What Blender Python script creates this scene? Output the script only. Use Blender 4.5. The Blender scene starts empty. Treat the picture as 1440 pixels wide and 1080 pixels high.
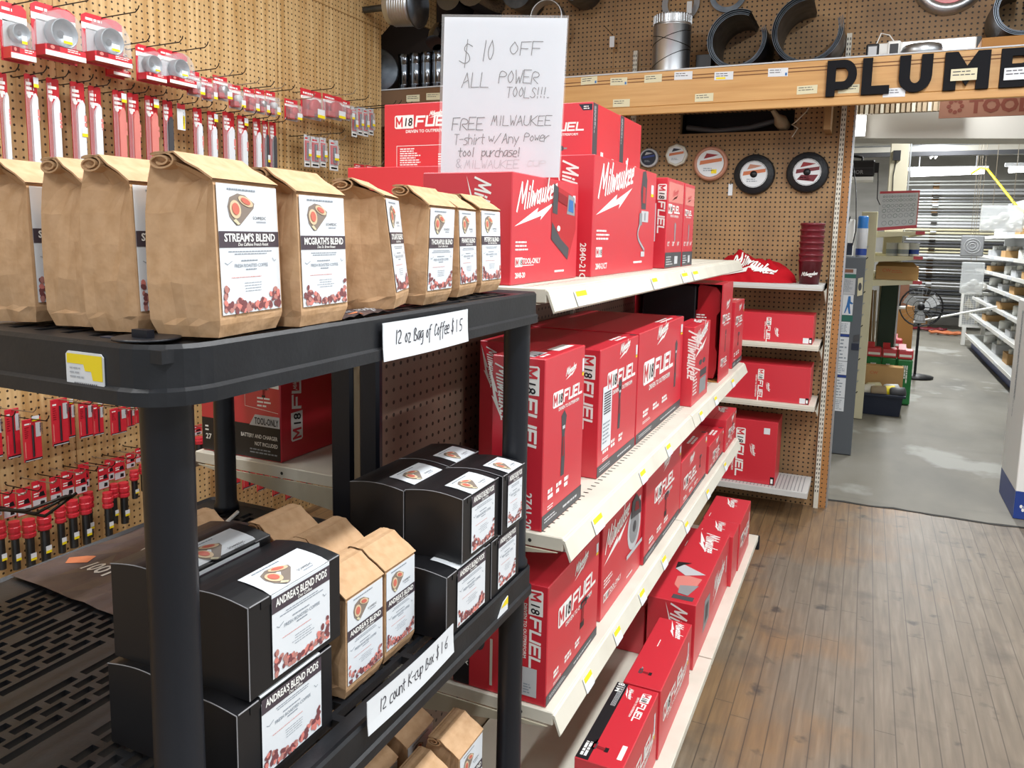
import bpy, math, random
from mathutils import Vector, Matrix
R_ = random.Random(7)
SC = bpy.context.scene
C = SC.collection
PI = math.pi
D_WALL = 4.872      # back wall plane (y), camera stands at the origin, 1.6 m up
X_LEFT = -2.85      # left pegboard wall plane

# ---------------------------------------------------------------- camera
def make_camera():
    yaw, pitch, roll, f = .4289, .1274, .02, 1083.7
    c, s, cp, sp = math.cos(yaw), math.sin(yaw), math.cos(pitch), math.sin(pitch)
    w = Vector((-s*cp, c*cp, -sp)); r = Vector((c, s, 0)); u = r.cross(w)
    r2 = r*math.cos(roll)+u*math.sin(roll); u2 = u*math.cos(roll)-r*math.sin(roll)
    cam = bpy.data.cameras.new('camera')
    cam.sensor_width = 36; cam.lens = 36*f/1440; cam.shift_y = -71.6/1440
    cam.clip_start = .05; cam.clip_end = 100
    o = bpy.data.objects.new('camera', cam); C.objects.link(o)
    m = Matrix((r2, u2, -w)).transposed().to_4x4(); m.translation = (0, 0, 1.6)
    o.matrix_world = m
    SC.camera = o
make_camera()

# ---------------------------------------------------------------- light and exposure
wd = bpy.data.worlds.new('world'); SC.world = wd; wd.use_nodes = True
wd.node_tree.nodes['Background'].inputs[0].default_value = (.93, .97, 1, 1)
wd.node_tree.nodes['Background'].inputs[1].default_value = .62
vs = SC.view_settings
vs.view_transform = 'Standard'; vs.look = 'None'; vs.gamma = 1; vs.use_curve_mapping = False
vs.exposure = 0.22
FIXTURES = [  # x, y, z, length along y, watts : fluorescent ceiling fixtures of the shop, some added at the rear
    (.55, 1.0, 3.40, 1.2, 42), (.55, 2.5, 3.40, 1.2, 44), (.55, -1.2, 3.40, 1.2, 42),
    (-1.7, .6, 3.40, 1.2, 32), (-1.7, 2.4, 3.40, 1.2, 30), (2.6, 1.2, 3.40, 1.2, 36), (2.6, 2.6, 3.40, 1.2, 30),
    (.45, 5.75, 3.05, 1.2, 26), (.75, 8.2, 3.05, 1.2, 45), (.75, 10.5, 3.05, 1.2, 60), (.75, 12.2, 3.05, 1.2, 60), (.9, 14.8, 3.05, 1.2, 75)]  # nearest one added unseen to light the soffit, farthest added for brightness
def area(name, loc, sx, sy, watts, parent=None, col=(.96, .985, 1)):
    l = bpy.data.lights.new(name, 'AREA'); l.shape = 'RECTANGLE'; l.size = sx; l.size_y = sy
    l.energy = watts; l.color = col
    o = bpy.data.objects.new(name, l); C.objects.link(o); o.location = loc
    if parent: o.parent = parent
    return o

# ---------------------------------------------------------------- materials
def lin(h):
    h = h.lstrip('#'); out = []
    for i in (0, 2, 4):
        c = int(h[i:i+2], 16)/255
        out.append(c/12.92 if c <= .04045 else ((c+.055)/1.055)**2.4)
    return (*out, 1)
MATS = {}
def mat(name, col, rough=.5, metal=0, spec=.5, noise=None, bump=None, emit=0, trans=None, coat=0):
    m = bpy.data.materials.new(name); m.use_nodes = True
    nt = m.node_tree; b = nt.nodes['Principled BSDF']
    b.inputs['Base Color'].default_value = lin(col)
    b.inputs['Roughness'].default_value = rough; b.inputs['Metallic'].default_value = metal
    b.inputs['Specular IOR Level'].default_value = spec
    if coat: b.inputs['Coat Weight'].default_value = coat; b.inputs['Coat Roughness'].default_value = .12
    if emit:
        b.inputs['Emission Color'].default_value = lin(col); b.inputs['Emission Strength'].default_value = emit
    if noise or bump:
        tc = nt.nodes.new('ShaderNodeTexCoord')
    if noise:       # (scale xyz, second colour, low, high)
        mp = nt.nodes.new('ShaderNodeMapping'); mp.inputs['Scale'].default_value = noise[0]
        nz = nt.nodes.new('ShaderNodeTexNoise'); nz.inputs['Scale'].default_value = 1; nz.inputs['Detail'].default_value = 5
        rp = nt.nodes.new('ShaderNodeValToRGB')
        rp.color_ramp.elements[0].position = noise[2]; rp.color_ramp.elements[1].position = noise[3]
        rp.color_ramp.elements[0].color = lin(col); rp.color_ramp.elements[1].color = lin(noise[1])
        nt.links.new(tc.outputs['Object'], mp.inputs[0]); nt.links.new(mp.outputs[0], nz.inputs['Vector'])
        nt.links.new(nz.outputs['Fac'], rp.inputs[0]); nt.links.new(rp.outputs[0], b.inputs['Base Color'])
    if bump:        # (scale, strength, distance)
        nb = nt.nodes.new('ShaderNodeTexNoise'); nb.inputs['Scale'].default_value = bump[0]; nb.inputs['Detail'].default_value = 3
        bp = nt.nodes.new('ShaderNodeBump'); bp.inputs['Strength'].default_value = bump[1]; bp.inputs['Distance'].default_value = bump[2]
        nt.links.new(tc.outputs['Object'], nb.inputs['Vector']); nt.links.new(nb.outputs['Fac'], bp.inputs['Height'])
        nt.links.new(bp.outputs[0], b.inputs['Normal'])
    if trans is not None:
        tr = nt.nodes.new('ShaderNodeBsdfTransparent'); mx = nt.nodes.new('ShaderNodeMixShader')
        mx.inputs[0].default_value = trans
        nt.links.new(b.outputs[0], mx.inputs[1]); nt.links.new(tr.outputs[0], mx.inputs[2])
        nt.links.new(mx.outputs[0], nt.nodes['Material Output'].inputs[0])
    MATS[name] = m
    return m
mat('red', '#cd2737', .36, spec=1.0)
mat('red2', '#b31c26', .4)
mat('dred', '#8c1420', .5)
mat('white', '#f2f2ee', .45)
mat('paper', '#dde1e5', .6)
mat('label', '#e0e5ea', .35)
mat('black', '#15151a', .45)
mat('blackcard', '#18181b', .38, spec=.5)
mat('edge', '#8d8d90', .6)
mat('band', '#4a4048', .5)
mat('grey', '#8d8f92', .5)
mat('lgrey', '#c3c5c8', .5)
mat('dgrey', '#45464a', .5)
mat('ink', '#3c3c44', .6)
mat('inkf', '#8f98a2', .6)
mat('inkg', '#a7acb4', .6)
mat('yellow', '#f0d81c', .5)
mat('pink', '#d9837a', .5)
mat('figskin', '#8a7d73', .5)
mat('figflesh', '#dcc3a0', .5)
mat('figred', '#d0705f', .5)
mat('bean', '#7d4a4c', .5)
mat('bean2', '#b98078', .5)
mat('kraft', '#cba681', .75, spec=.25, noise=((60, 60, 60), '#be9871', .35, .7), bump=(38, .5, .005))
mat('kraftin', '#8a6a48', .8)
mat('resin', '#181a1e', .42, spec=.4, noise=((25, 25, 25), '#212327', .4, .75), bump=(160, .12, .002))
mat('resinpost', '#15181f', .4, spec=.45, bump=(120, .1, .002))
mat('cream', '#dad6c8', .45, noise=((9, 9, 9), '#cfcabb', .45, .8))
mat('creamd', '#bdb6a2', .5)
mat('wshelf', '#c9cbc9', .45)
mat('slot', '#2c2a27', .8)
mat('post', '#141722', .35, metal=.2)
mat('wire', '#33302c', .35, metal=.7)
mat('wirel', '#a89d8c', .35, metal=.7)
mat('steel', '#c4c8cc', .38, metal=1)
mat('sawsteel', '#8d949a', .45, metal=.7)
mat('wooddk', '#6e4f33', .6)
mat('steeld', '#6a7178', .4, metal=1, noise=((14, 14, 14), '#4a5058', .3, .7))
mat('pipeblack', '#868c94', .13, metal=1)
mat('clear', '#e8eef2', .12, trans=.80, spec=.8)
mat('clearw', '#eef2f4', .2, trans=.55, spec=.6)
mat('acryl', '#ffffff', .04, trans=.88, spec=.8)
mat('signpaper', '#d3d9e2', .5, coat=.6)
mat('darkboard', '#2c2019', .8)
mat('letter', '#0c0d13', .7, spec=.2)
mat('groove', '#6f4522', .7)
mat('wood', '#d0a266', .5, noise=((2, 30, 34), '#be8c50', .35, .7))
mat('wooddark', '#8f6a3c', .6)
mat('brownboard', '#8a5f4a', .7)
mat('browntext', '#6d3220', .7)
mat('cardboard', '#a9773f', .8)
mat('cardboardl', '#c29a66', .8)
mat('blue', '#2b6db0', .4)
mat('navy', '#1c2438', .5)
mat('dblue', '#24408c', .4)
mat('green', '#1c7a3c', .4)
mat('dgreen', '#23382a', .6)
mat('teal', '#28685a', .5)
mat('cab', '#5b6066', .45, metal=.1)
mat('maroon', '#6d1a26', .35)
mat('cloth', '#b5121f', .85, spec=.2, bump=(60, .3, .004))
mat('tan', '#9c8a70', .7)
mat('purple', '#3a3133', .4, noise=((14, 14, 14), '#5a4c4c', .35, .7))
mat('orange', '#c9744a', .5)
mat('copper', '#b9826a', .35)
mat('spoolblack', '#17191e', .5, bump=(60, .6, .004))
mat('cream2', '#d6cfae', .5)
mat('soffit', '#cbc8bf', .8)
mat('ceiling', '#d8d4cb', .8)
mat('farwall', '#a3a19c', .9, noise=((1.2, 1, 4), '#bcbab6', .35, .7))
mat('pvc', '#c9ccc9', .4)
mat('ironpipe', '#2e3034', .45, metal=.4)
mat('tubeglow', '#ffffff', .5, emit=9)
mat('tubeglow2', '#ffffff', .5, emit=4)

class G:            # small node-graph helper
    def __init__(s, name):
        s.m = bpy.data.materials.new(name); s.m.use_nodes = True; s.nt = s.m.node_tree
        s.b = s.nt.nodes['Principled BSDF']; MATS[name] = s.m
    def n(s, t): return s.nt.nodes.new(t)
    def l(s, a, b): s.nt.links.new(a, b)
    def math(s, op, a, b=None):
        q = s.n('ShaderNodeMath'); q.operation = op
        for i, x in enumerate((a, b)):
            if x is None: continue
            if hasattr(x, 'links'): s.l(x, q.inputs[i])
            else: q.inputs[i].default_value = x
        return q.outputs[0]
    def noise(s, vec, scale, detail=4, sx=(1, 1, 1)):
        mp = s.n('ShaderNodeMapping'); mp.inputs['Scale'].default_value = sx; s.l(vec, mp.inputs[0])
        q = s.n('ShaderNodeTexNoise'); q.inputs['Scale'].default_value = scale; q.inputs['Detail'].default_value = detail
        s.l(mp.outputs[0], q.inputs['Vector']); return q.outputs['Fac']
    def ramp(s, fac, *stops):
        q = s.n('ShaderNodeValToRGB'); e = q.color_ramp.elements
        while len(e) < len(stops): e.new(.5)
        for k, (p, c) in enumerate(stops):
            e[k].position = p; e[k].color = lin(c) if isinstance(c, str) else (c, c, c, 1)
        s.l(fac, q.inputs[0]); return q.outputs[0]
    def mix(s, fac, a, b):
        q = s.n('ShaderNodeMix'); q.data_type = 'RGBA'
        for i, x in ((0, fac), (6, a), (7, b)):
            if hasattr(x, 'links'): s.l(x, q.inputs[i])
            elif isinstance(x, str): q.inputs[i].default_value = lin(x)
            else: q.inputs[i].default_value = x
        return q.outputs[2]
    def xyz(s):
        t = s.n('ShaderNodeTexCoord'); p = s.n('ShaderNodeSeparateXYZ'); s.l(t.outputs['Object'], p.inputs[0])
        return t.outputs['Object'], p.outputs
def pegboard(name, axis, pitch, r, c1, c2, grain, hole='#241a12', rough=.6, grainscale=1):
    g = G(name); v, p = g.xyz()
    a = g.math('SUBTRACT', g.math('FRACT', g.math('DIVIDE', g.math('ADD', p[axis], 50.006), pitch)), .5)
    b = g.math('SUBTRACT', g.math('FRACT', g.math('DIVIDE', g.math('ADD', p[2], 50.011), pitch)), .5)
    d = g.math('SQRT', g.math('ADD', g.math('MULTIPLY', a, a), g.math('MULTIPLY', b, b)))
    hm = g.math('LESS_THAN', d, r/pitch)
    col = g.ramp(g.noise(v, grainscale, 6, grain), (.34, c1), (.66, c2))
    col = g.mix(g.math('MULTIPLY', g.noise(v, 3.1, 3), .35), col, c1)
    g.l(g.mix(hm, col, hole), g.b.inputs['Base Color'])
    g.b.inputs['Roughness'].default_value = rough
pegboard('pegleft', 1, .0285, .0046, '#b18a54', '#dcbe8c', (1, 16, .9), hole='#3a2a18', grainscale=2.2)
pegboard('pegback', 0, .0283, .0054, '#886a49', '#b08c60', (3, 1, 3))
pegboard('pegpanel', 1, .0283, .0046, '#7a6556', '#8a7463', (3, 3, 3))
pegboard('pegstrip', 0, .0283, .0042, '#a06f3e', '#b27d49', (3, 1, 3))
def floor_wood():
    g = G('planks'); v, p = g.xyz(); W = .0635
    q = g.math('DIVIDE', g.math('ADD', p[0], 20), W)
    fr = g.math('FRACT', q); idx = g.math('FLOOR', q)
    wn = g.n('ShaderNodeTexWhiteNoise'); wn.noise_dimensions = '1D'; g.l(idx, wn.inputs['W'])
    rnd = wn.outputs['Value']
    # end joints, shifted from board to board
    fj = g.math('FRACT', g.math('ADD', g.math('DIVIDE', p[1], 1.35), g.math('MULTIPLY', rnd, 7.3)))
    joint = g.math('LESS_THAN', fj, .0025)
    seam = g.math('LESS_THAN', g.math('ABSOLUTE', g.math('SUBTRACT', fr, .5)), .472)
    seam = g.math('SUBTRACT', 1, seam)
    grain = g.noise(v, 3, 6, (14, 1.1, 1))
    grey = g.ramp(grain, (.3, '#6a5f51'), (.55, '#7a6e5e'), (.75, '#877c6d'))
    tan = g.ramp(grain, (.3, '#70563c'), (.6, '#8a6b47'), (.8, '#967852'))
    wear = g.noise(v, 1.5, 5)
    side = g.math('ADD', wear, g.math('MULTIPLY', g.math('SUBTRACT', .12, p[0]), .34))
    side = g.math('ADD', side, g.math('MULTIPLY', g.math('MAXIMUM', g.math('SUBTRACT', p[1], 3.7), 0), .12))
    m1 = g.ramp(side, (.54, 0), (.70, .9))
    col = g.mix(m1, grey, tan)
    dirt = g.ramp(g.noise(v, 4.2, 7), (.58, 0), (.72, .75))
    col = g.mix(dirt, col, '#564c42')
    col = g.mix(g.math('MULTIPLY', rnd, .16), col, '#665a4d')
    dark = g.ramp(g.noise(v, 9, 8), (.62, 0), (.72, .9))
    col = g.mix(dark, col, '#3f3934')
    col = g.mix(g.math('MULTIPLY', g.math('MAXIMUM', seam, joint), .7), col, '#3a3028')
    g.l(col, g.b.inputs['Base Color'])
    g.b.inputs['Roughness'].default_value = .48
    bp = g.n('ShaderNodeBump'); bp.inputs['Strength'].default_value = .25; bp.inputs['Distance'].default_value = .004
    g.l(grain, bp.inputs['Height']); g.l(bp.outputs[0], g.b.inputs['Normal'])
floor_wood()
def concrete():
    g = G('concrete'); v, p = g.xyz()
    a = g.ramp(g.noise(v, 1.3, 7, (1, .5, 1)), (.3, '#65625a'), (.5, '#7c786d'), (.7, '#8d8980'))
    patch = g.ramp(g.noise(v, 1.1, 6, (1, .8, 1)), (.57, 0), (.62, .8))
    a = g.mix(patch, a, '#a8a8a2')
    st = g.ramp(g.noise(v, 2.4, 5, (.4, 2, 1)), (.6, 0), (.75, .5))
    g.l(g.mix(st, a, '#5f5d57'), g.b.inputs['Base Color']); g.b.inputs['Roughness'].default_value = .62
concrete()

# ---------------------------------------------------------------- geometry helpers
class Fr:           # a flat drawing frame in space
    def __init__(s, o, u, v):
        s.o = Vector(o); s.u = Vector(u).normalized(); s.v = Vector(v).normalized(); s.n = s.u.cross(s.v)
    def pt(s, x, y, h=0): return s.o+s.u*x+s.v*y+s.n*h
    def sub(s, x, y, ang=0):
        c, q = math.cos(ang), math.sin(ang)
        return Fr(s.pt(x, y), s.u*c+s.v*q, s.v*c-s.u*q)
class FrCyl:        # drawing frame wrapped round an upright cylinder or cone
    def __init__(s, c, r, a0, slope=0): s.c = Vector(c); s.r = r; s.a = a0; s.k = slope
    def pt(s, x, y, h=0):
        a = s.a+x/s.r; r = s.r+s.k*y+h+.0006
        return s.c+Vector((r*math.cos(a), r*math.sin(a), y))
class FrFn:
    def __init__(s, f): s.f = f
    def pt(s, x, y, h=0): return s.f(x, y, h)
EPS = .0005
class MB:
    def __init__(s): s.v = []; s.f = []; s.mi = []; s.sm = []; s.mats = []
    def m(s, name):
        if name not in s.mats: s.mats.append(name)
        return s.mats.index(name)
    def add(s, vs, fs, m, smooth=False):
        k = len(s.v); s.v += [Vector(p) for p in vs]; i = s.m(m)
        for f in fs: s.f.append([k+q for q in f]); s.mi.append(i); s.sm.append(smooth)
        return s
    def convex(s, vs, fs, m, c):
        vs = [Vector(p) for p in vs]; c = Vector(c); out = []
        for f in fs:
            a, b, d = vs[f[0]], vs[f[1]], vs[f[2]]
            n = (b-a).cross(d-b)
            ctr = sum((vs[i] for i in f), Vector())/len(f)
            out.append(list(f) if n.dot(ctr-c) >= 0 else list(reversed(f)))
        return s.add(vs, out, m)
    def box(s, a, b, m, bev=0, M=None):
        x0, y0, z0 = (min(a[i], b[i]) for i in range(3)); x1, y1, z1 = (max(a[i], b[i]) for i in range(3))
        ctr = Vector(((x0+x1)/2, (y0+y1)/2, (z0+z1)/2))
        if not bev:
            vs = [(x, y, z) for x in (x0, x1) for y in (y0, y1) for z in (z0, z1)]
            fs = [(0, 1, 3, 2), (4, 6, 7, 5), (0, 4, 5, 1), (2, 3, 7, 6), (0, 2, 6, 4), (1, 5, 7, 3)]
        else:
            vs = []; idx = {}
            for ix, x in enumerate((x0, x1)):
                for iy, y in enumerate((y0, y1)):
                    for iz, z in enumerate((z0, z1)):
                        for ax in range(3):
                            p = [x, y, z]
                            for k in range(3):
                                if k != ax: p[k] += bev*(1 if (ix, iy, iz)[k] == 0 else -1)
                            idx[ix, iy, iz, ax] = len(vs); vs.append(p)
            fs = []
            for ax in range(3):
                o = [k for k in range(3) if k != ax]
                for e in (0, 1):
                    q = []
                    for i, j in ((0, 0), (1, 0), (1, 1), (0, 1)):
                        c = [0, 0, 0]; c[ax] = e; c[o[0]] = i; c[o[1]] = j; q.append(idx[c[0], c[1], c[2], ax])
                    fs.append(q)
                for i in (0, 1):
                    for j in (0, 1):
                        c0 = [0, 0, 0]; c0[o[0]] = i; c0[o[1]] = j; c1 = list(c0); c1[ax] = 1
                        fs.append([idx[*c0, o[0]], idx[*c0, o[1]], idx[*c1, o[1]], idx[*c1, o[0]]])
            for ix in (0, 1):
                for iy in (0, 1):
                    for iz in (0, 1): fs.append([idx[ix, iy, iz, k] for k in range(3)])
        if M is not None: vs = [M@Vector(p) for p in vs]; ctr = M@ctr
        return s.convex(vs, fs, m, ctr)
    def tube(s, path, r, m, seg=8, cap=True, smooth=True):
        P = [Vector(p) for p in path]; n = len(P); vs = []; fs = []
        rr = r if isinstance(r, (list, tuple)) else [r]*n
        t0 = (P[1]-P[0]).normalized()
        a = t0.orthogonal().normalized()
        for i in range(n):
            t = (P[min(i+1, n-1)]-P[max(i-1, 0)]).normalized()
            a = (a-t*a.dot(t)).normalized(); b = t.cross(a)
            for k in range(seg):
                w = 2*PI*k/seg; vs.append(P[i]+(a*math.cos(w)+b*math.sin(w))*rr[i])
        for i in range(n-1):
            for k in range(seg):
                k2 = (k+1) % seg
                fs.append((i*seg+k, i*seg+k2, (i+1)*seg+k2, (i+1)*seg+k))
        s.add(vs, fs, m, smooth)
        if cap:
            s.add(vs[:seg], [list(range(seg))[::-1]], m); s.add(vs[-seg:], [list(range(seg))], m)
        return s
    def lathe(s, prof, m, c=(0, 0, 0), ax=(0, 0, 1), seg=20, smooth=True, arc=2*PI, a0=0):
        ax = Vector(ax).normalized(); a = ax.orthogonal().normalized() if abs(ax.z) < .99 else Vector((1, 0, 0)); b = ax.cross(a); c = Vector(c)
        full = arc > 6.28; ns = seg if full else seg+1; vs = []; fs = []
        for r, z in prof:
            for k in range(ns):
                w = a0+arc*k/seg; vs.append(c+ax*z+(a*math.cos(w)+b*math.sin(w))*max(r, 1e-5))
        for i in range(len(prof)-1):
            for k in range(seg):
                k2 = (k+1) % ns
                fs.append((i*ns+k, i*ns+k2, (i+1)*ns+k2, (i+1)*ns+k))
        return s.add(vs, fs, m, smooth)
    def prism(s, fr, poly, d, m, h0=0):
        n = len(poly); A = sum(poly[i][0]*poly[(i+1) % n][1]-poly[(i+1) % n][0]*poly[i][1] for i in range(n))
        if A < 0: poly = poly[::-1]
        vs = [fr.pt(x, y, h0+d) for x, y in poly]+[fr.pt(x, y, h0) for x, y in poly]
        fs = [list(range(n)), list(range(2*n-1, n-1, -1))]+[(i, n+i, n+(i+1) % n, (i+1) % n) for i in range(n)]
        return s.add(vs, fs, m)
    # ---- printed graphics, a hair above the face they sit on
    def poly(s, fr, pts, m, l=1):
        n = len(pts); A = sum(pts[i][0]*pts[(i+1) % n][1]-pts[(i+1) % n][0]*pts[i][1] for i in range(n))
        if A < 0: pts = pts[::-1]
        return s.add([fr.pt(x, y, EPS*l) for x, y in pts], [list(range(n))], m)
    def rect(s, fr, x, y, w, h, m, l=1): return s.poly(fr, [(x, y), (x+w, y), (x+w, y+h), (x, y+h)], m, l)
    def disc(s, fr, x, y, rx, ry, m, l=1, n=14, a=0):
        c, q = math.cos(a), math.sin(a); P = []
        for k in range(n):
            t = 2*PI*k/n; p, r = rx*math.cos(t), ry*math.sin(t); P.append((x+p*c-r*q, y+p*q+r*c))
        return s.poly(fr, P, m, l)
    def stroke(s, fr, P, w, m, l=1, sub=0):
        s.k = getattr(s, 'k', 0)
        if sub:
            Q = [P[0]]
            for a, b in zip(P, P[1:]):
                n = max(1, int(math.hypot(b[0]-a[0], b[1]-a[1])/sub))
                Q += [(a[0]+(b[0]-a[0])*k/n, a[1]+(b[1]-a[1])*k/n) for k in range(1, n+1)]
            P = Q
        for a, b in zip(P, P[1:]):
            s.k = (s.k+1) % 13; l2 = l+.045*s.k
            dx, dy = b[0]-a[0], b[1]-a[1]; L = math.hypot(dx, dy) or 1; dx, dy = dx/L, dy/L; e = w*.45
            nx, ny = -dy*w/2, dx*w/2
            s.poly(fr, [(a[0]-dx*e+nx, a[1]-dy*e+ny), (a[0]-dx*e-nx, a[1]-dy*e-ny), (b[0]+dx*e-nx, b[1]+dy*e-ny), (b[0]+dx*e+nx, b[1]+dy*e+ny)], m, l2)
        return s
    def text(s, fr, st, x, y, h, m, l=1, align='l', shear=0, bold=0, maxw=None, rise=0):
        V, F, W = glyphs(st, bold); k = h/.73; kx = k
        if maxw and W*k > maxw: kx = maxw/W
        ox = x-(W*kx*(.5 if align == 'c' else 1 if align == 'r' else 0))
        return s.add([fr.pt(ox+px*kx+shear*py*k, y+py*k+rise*px*kx, EPS*l) for px, py in V], F, m)
    def lines(s, fr, x, y, w, h, rows, m, l=1, seed=1, fill=.45, align='l'):
        r = random.Random(seed)
        for i in range(rows):
            hh = h/rows; yy = y+h-(i+1)*hh+hh*(1-fill)/2; ww = w*r.uniform(.6, 1); x0 = x+(0 if align == 'l' else (w-ww)/2)
            e = x0+ww; cx = x0
            while cx < e-.0008:
                q = min(r.uniform(.8, 2.4)*hh, e-cx); s.rect(fr, cx, yy, q, hh*fill, m, l); cx += q+hh*.3
        return s
    def make(s, name, parent=None, origin=(0, 0, 0)):
        me = bpy.data.meshes.new(name); o = Vector(origin)
        me.from_pydata([p-o for p in s.v], [], s.f)
        for q in s.mats: me.materials.append(MATS[q])
        me.polygons.foreach_set('material_index', s.mi); me.polygons.foreach_set('use_smooth', s.sm)
        me.update()
        ob = bpy.data.objects.new(name, me); C.objects.link(ob)
        if parent: ob.parent = parent
        else: ob.location = o
        return ob
_GL = {}
def glyphs(st, bold=0):
    k = (st, bold)
    if k in _GL: return _GL[k]
    cu = bpy.data.curves.new('t', 'FONT'); cu.body = st; cu.offset = bold; cu.resolution_u = 2
    ob = bpy.data.objects.new('t', cu)
    me = bpy.data.meshes.new_from_object(ob)
    V = [(p.co.x, p.co.y) for p in me.vertices]; F = []
    for p in me.polygons:
        q = list(p.vertices)
        A = sum(V[q[i]][0]*V[q[(i+1) % len(q)]][1]-V[q[(i+1) % len(q)]][0]*V[q[i]][1] for i in range(len(q)))
        F.append(q if A > 0 else q[::-1])
    bpy.data.objects.remove(ob); bpy.data.meshes.remove(me); bpy.data.curves.remove(cu)
    W = max((a for a, b in V), default=0)
    _GL[k] = (V, F, W); return _GL[k]
def tag(o, label, cat, group=None):
    o['label'] = label; o['category'] = cat
    if group: o['group'] = group
    return o
def thing(name, label, cat, loc=(0, 0, 0), rz=0, group=None):
    o = bpy.data.objects.new(name, None); C.objects.link(o); o.empty_display_size = .05
    o.location = loc; o.rotation_euler = (0, 0, rz)
    return tag(o, label, cat, group)
def struct(mb, name):
    o = mb.make(name); o['kind'] = 'structure'; return o

# one-stroke pen letters (x 0-4, y: baseline 2, x-height 6, capital 8)
PEN = {'A': '02 28 42|14 35', 'B': '02 08 37 15 44 32 02', 'C': '47 28 15 13 22 43', 'D': '02 08 38 45 32 02', 'E': '48 08 02 42|05 35', 'F': '02 08 48|05 35',
 'G': '47 18 04 22 43 45 25', 'I': '22 28', 'K': '02 08|48 05 42', 'L': '08 02 42', 'M': '02 18 24 38 42', 'N': '02 08 42 48', 'O': '28 05 22 45 28', 'P': '02 08 47 45 05',
 'R': '02 08 47 45 05 42', 'S': '47 28 16 35 43 22 03', 'T': '08 48|28 22', 'U': '08 03 22 43 48', 'W': '08 12 25 32 48', 'Y': '08 25 48|25 22', 'H': '02 08|42 48|05 45',
 'a': '46 16 03 12 33 46 42', 'b': '08 02 32 45 06', 'c': '46 16 03 12 42', 'd': '46 16 03 12 42 48', 'e': '04 44 46 16 03 12 42', 'f': '48 28 12 10|06 36', 'g': '46 16 03 33 46 40 10',
 'h': '08 02|05 26 45 42', 'i': '26 22|28 27', 'k': '08 02|46 04 42', 'l': '28 22', 'n': '06 02|05 26 45 42', 'o': '26 04 22 44 26', 'p': '06 00|05 36 44 22 03', 'r': '06 02|04 36 46',
 's': '46 16 05 44 32 02', 't': '28 23 32|06 46', 'u': '06 03 22 43|46 42', 'w': '06 12 25 32 46', 'x': '06 42|46 02', 'y': '06 23|46 10', 'z': '06 46 02 42', '0': '28 05 22 45 28', '1': '28 22',
 '2': '07 28 46 02 42', '5': '48 08 05 35 43 22 02', '6': '48 05 03 22 43 35 04', '$': '47 28 16 35 43 22 03|29 21', '!': '28 24|23 22', '.': '22 32', '/': '02 48', '-': '05 45', '&': '42 07 28 37 04 22 44', ' ': ''}
def chaikin(P):
    Q = [P[0]]
    for a, b in zip(P, P[1:]): Q += [(a[0]*.75+b[0]*.25, a[1]*.75+b[1]*.25), (a[0]*.25+b[0]*.75, a[1]*.25+b[1]*.75)]
    return Q+[P[-1]]
def pen(mb, fr, st, x, y, h, m='ink', w=.0016, l=1, seed=3, slant=.08, adv=1.25, sub=0, fit=None):
    r = random.Random(seed); k = h/6; cx = x
    W = lambda ch: (4*adv if ch not in 'il1!.I' else 3.1)*(.85 if ch.isupper() or ch.isdigit() else .72)
    f = (fit/(sum(W(c) for c in st)*k)) if fit else 1
    for ch in st:
        kw = k*(.85 if ch.isupper() or ch.isdigit() else .72)*f; sh = -kw*.7 if ch in 'il1!.I' else 0
        dy = r.uniform(-.04, .04)*h
        for sg in PEN.get(ch, '').split('|'):
            P = [(cx+sh+int(t[0])*kw+(int(t[1])-2)*k*slant+r.uniform(-.1, .1)*k, y+dy+(int(t[1])-2)*k+r.uniform(-.1, .1)*k) for t in sg.split()]
            if len(P) > 3 and ch not in 'AEFKLMNTVWYZ4': P = chaikin(chaikin(P))
            if len(P) > 1: mb.stroke(fr, P, w, m, l, sub)
        cx += W(ch)*k*f
    return cx
SCRIPT = [[(0, 0), (.3, 1.9), (.75, .5), (1.2, 1.9), (1.3, 0)], [(1.75, 0), (1.75, 1)], [(1.78, 1.3), (1.8, 1.45)], [(2.15, 0), (2.2, 1.8)], [(2.5, 1), (2.55, .05), (2.85, .8), (3, .05), (3.25, 1)],
 [(3.95, 1), (3.55, .85), (3.55, .1), (3.95, .15), (3.97, 1), (4.05, 0)], [(4.4, 1), (4.4, .1), (4.8, .15), (4.85, 1), (4.9, 0)], [(5.25, 0), (5.3, 1.8)], [(5.7, 1), (5.3, .45), (5.75, 0)],
 [(6, .5), (6.4, .6), (6.35, 1), (6, .9), (5.98, .1), (6.4, .1)], [(6.75, .5), (7.15, .6), (7.1, 1), (6.75, .9), (6.73, .1), (7.15, .1)]]
def logo(mb, fr, x, y, W, m='white', l=1, rise=.2, bolt=True, w=.21, sub=0):
    k = W/7.6
    for P in SCRIPT:
        mb.stroke(fr, [(x+(a+.28*b)*k, y+b*k+rise*a*k) for a, b in P], w*k, m, l, sub)
    if bolt:
        s = W
        mb.poly(fr, [(x-.05*s+a*s, y-.14*s+b*s) for a, b in ((0, 0), (.55, .19), (.52, .14), (1, .27), (.6, .07), (.63, .115))], m, l)
def emm(mb, fr, x, y, w, h, l): mb.stroke(fr, [(x, y), (x, y+h), (x+w/2, y+.3*h), (x+w, y+h), (x+w, y)], h*.2, 'red', l)
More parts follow.
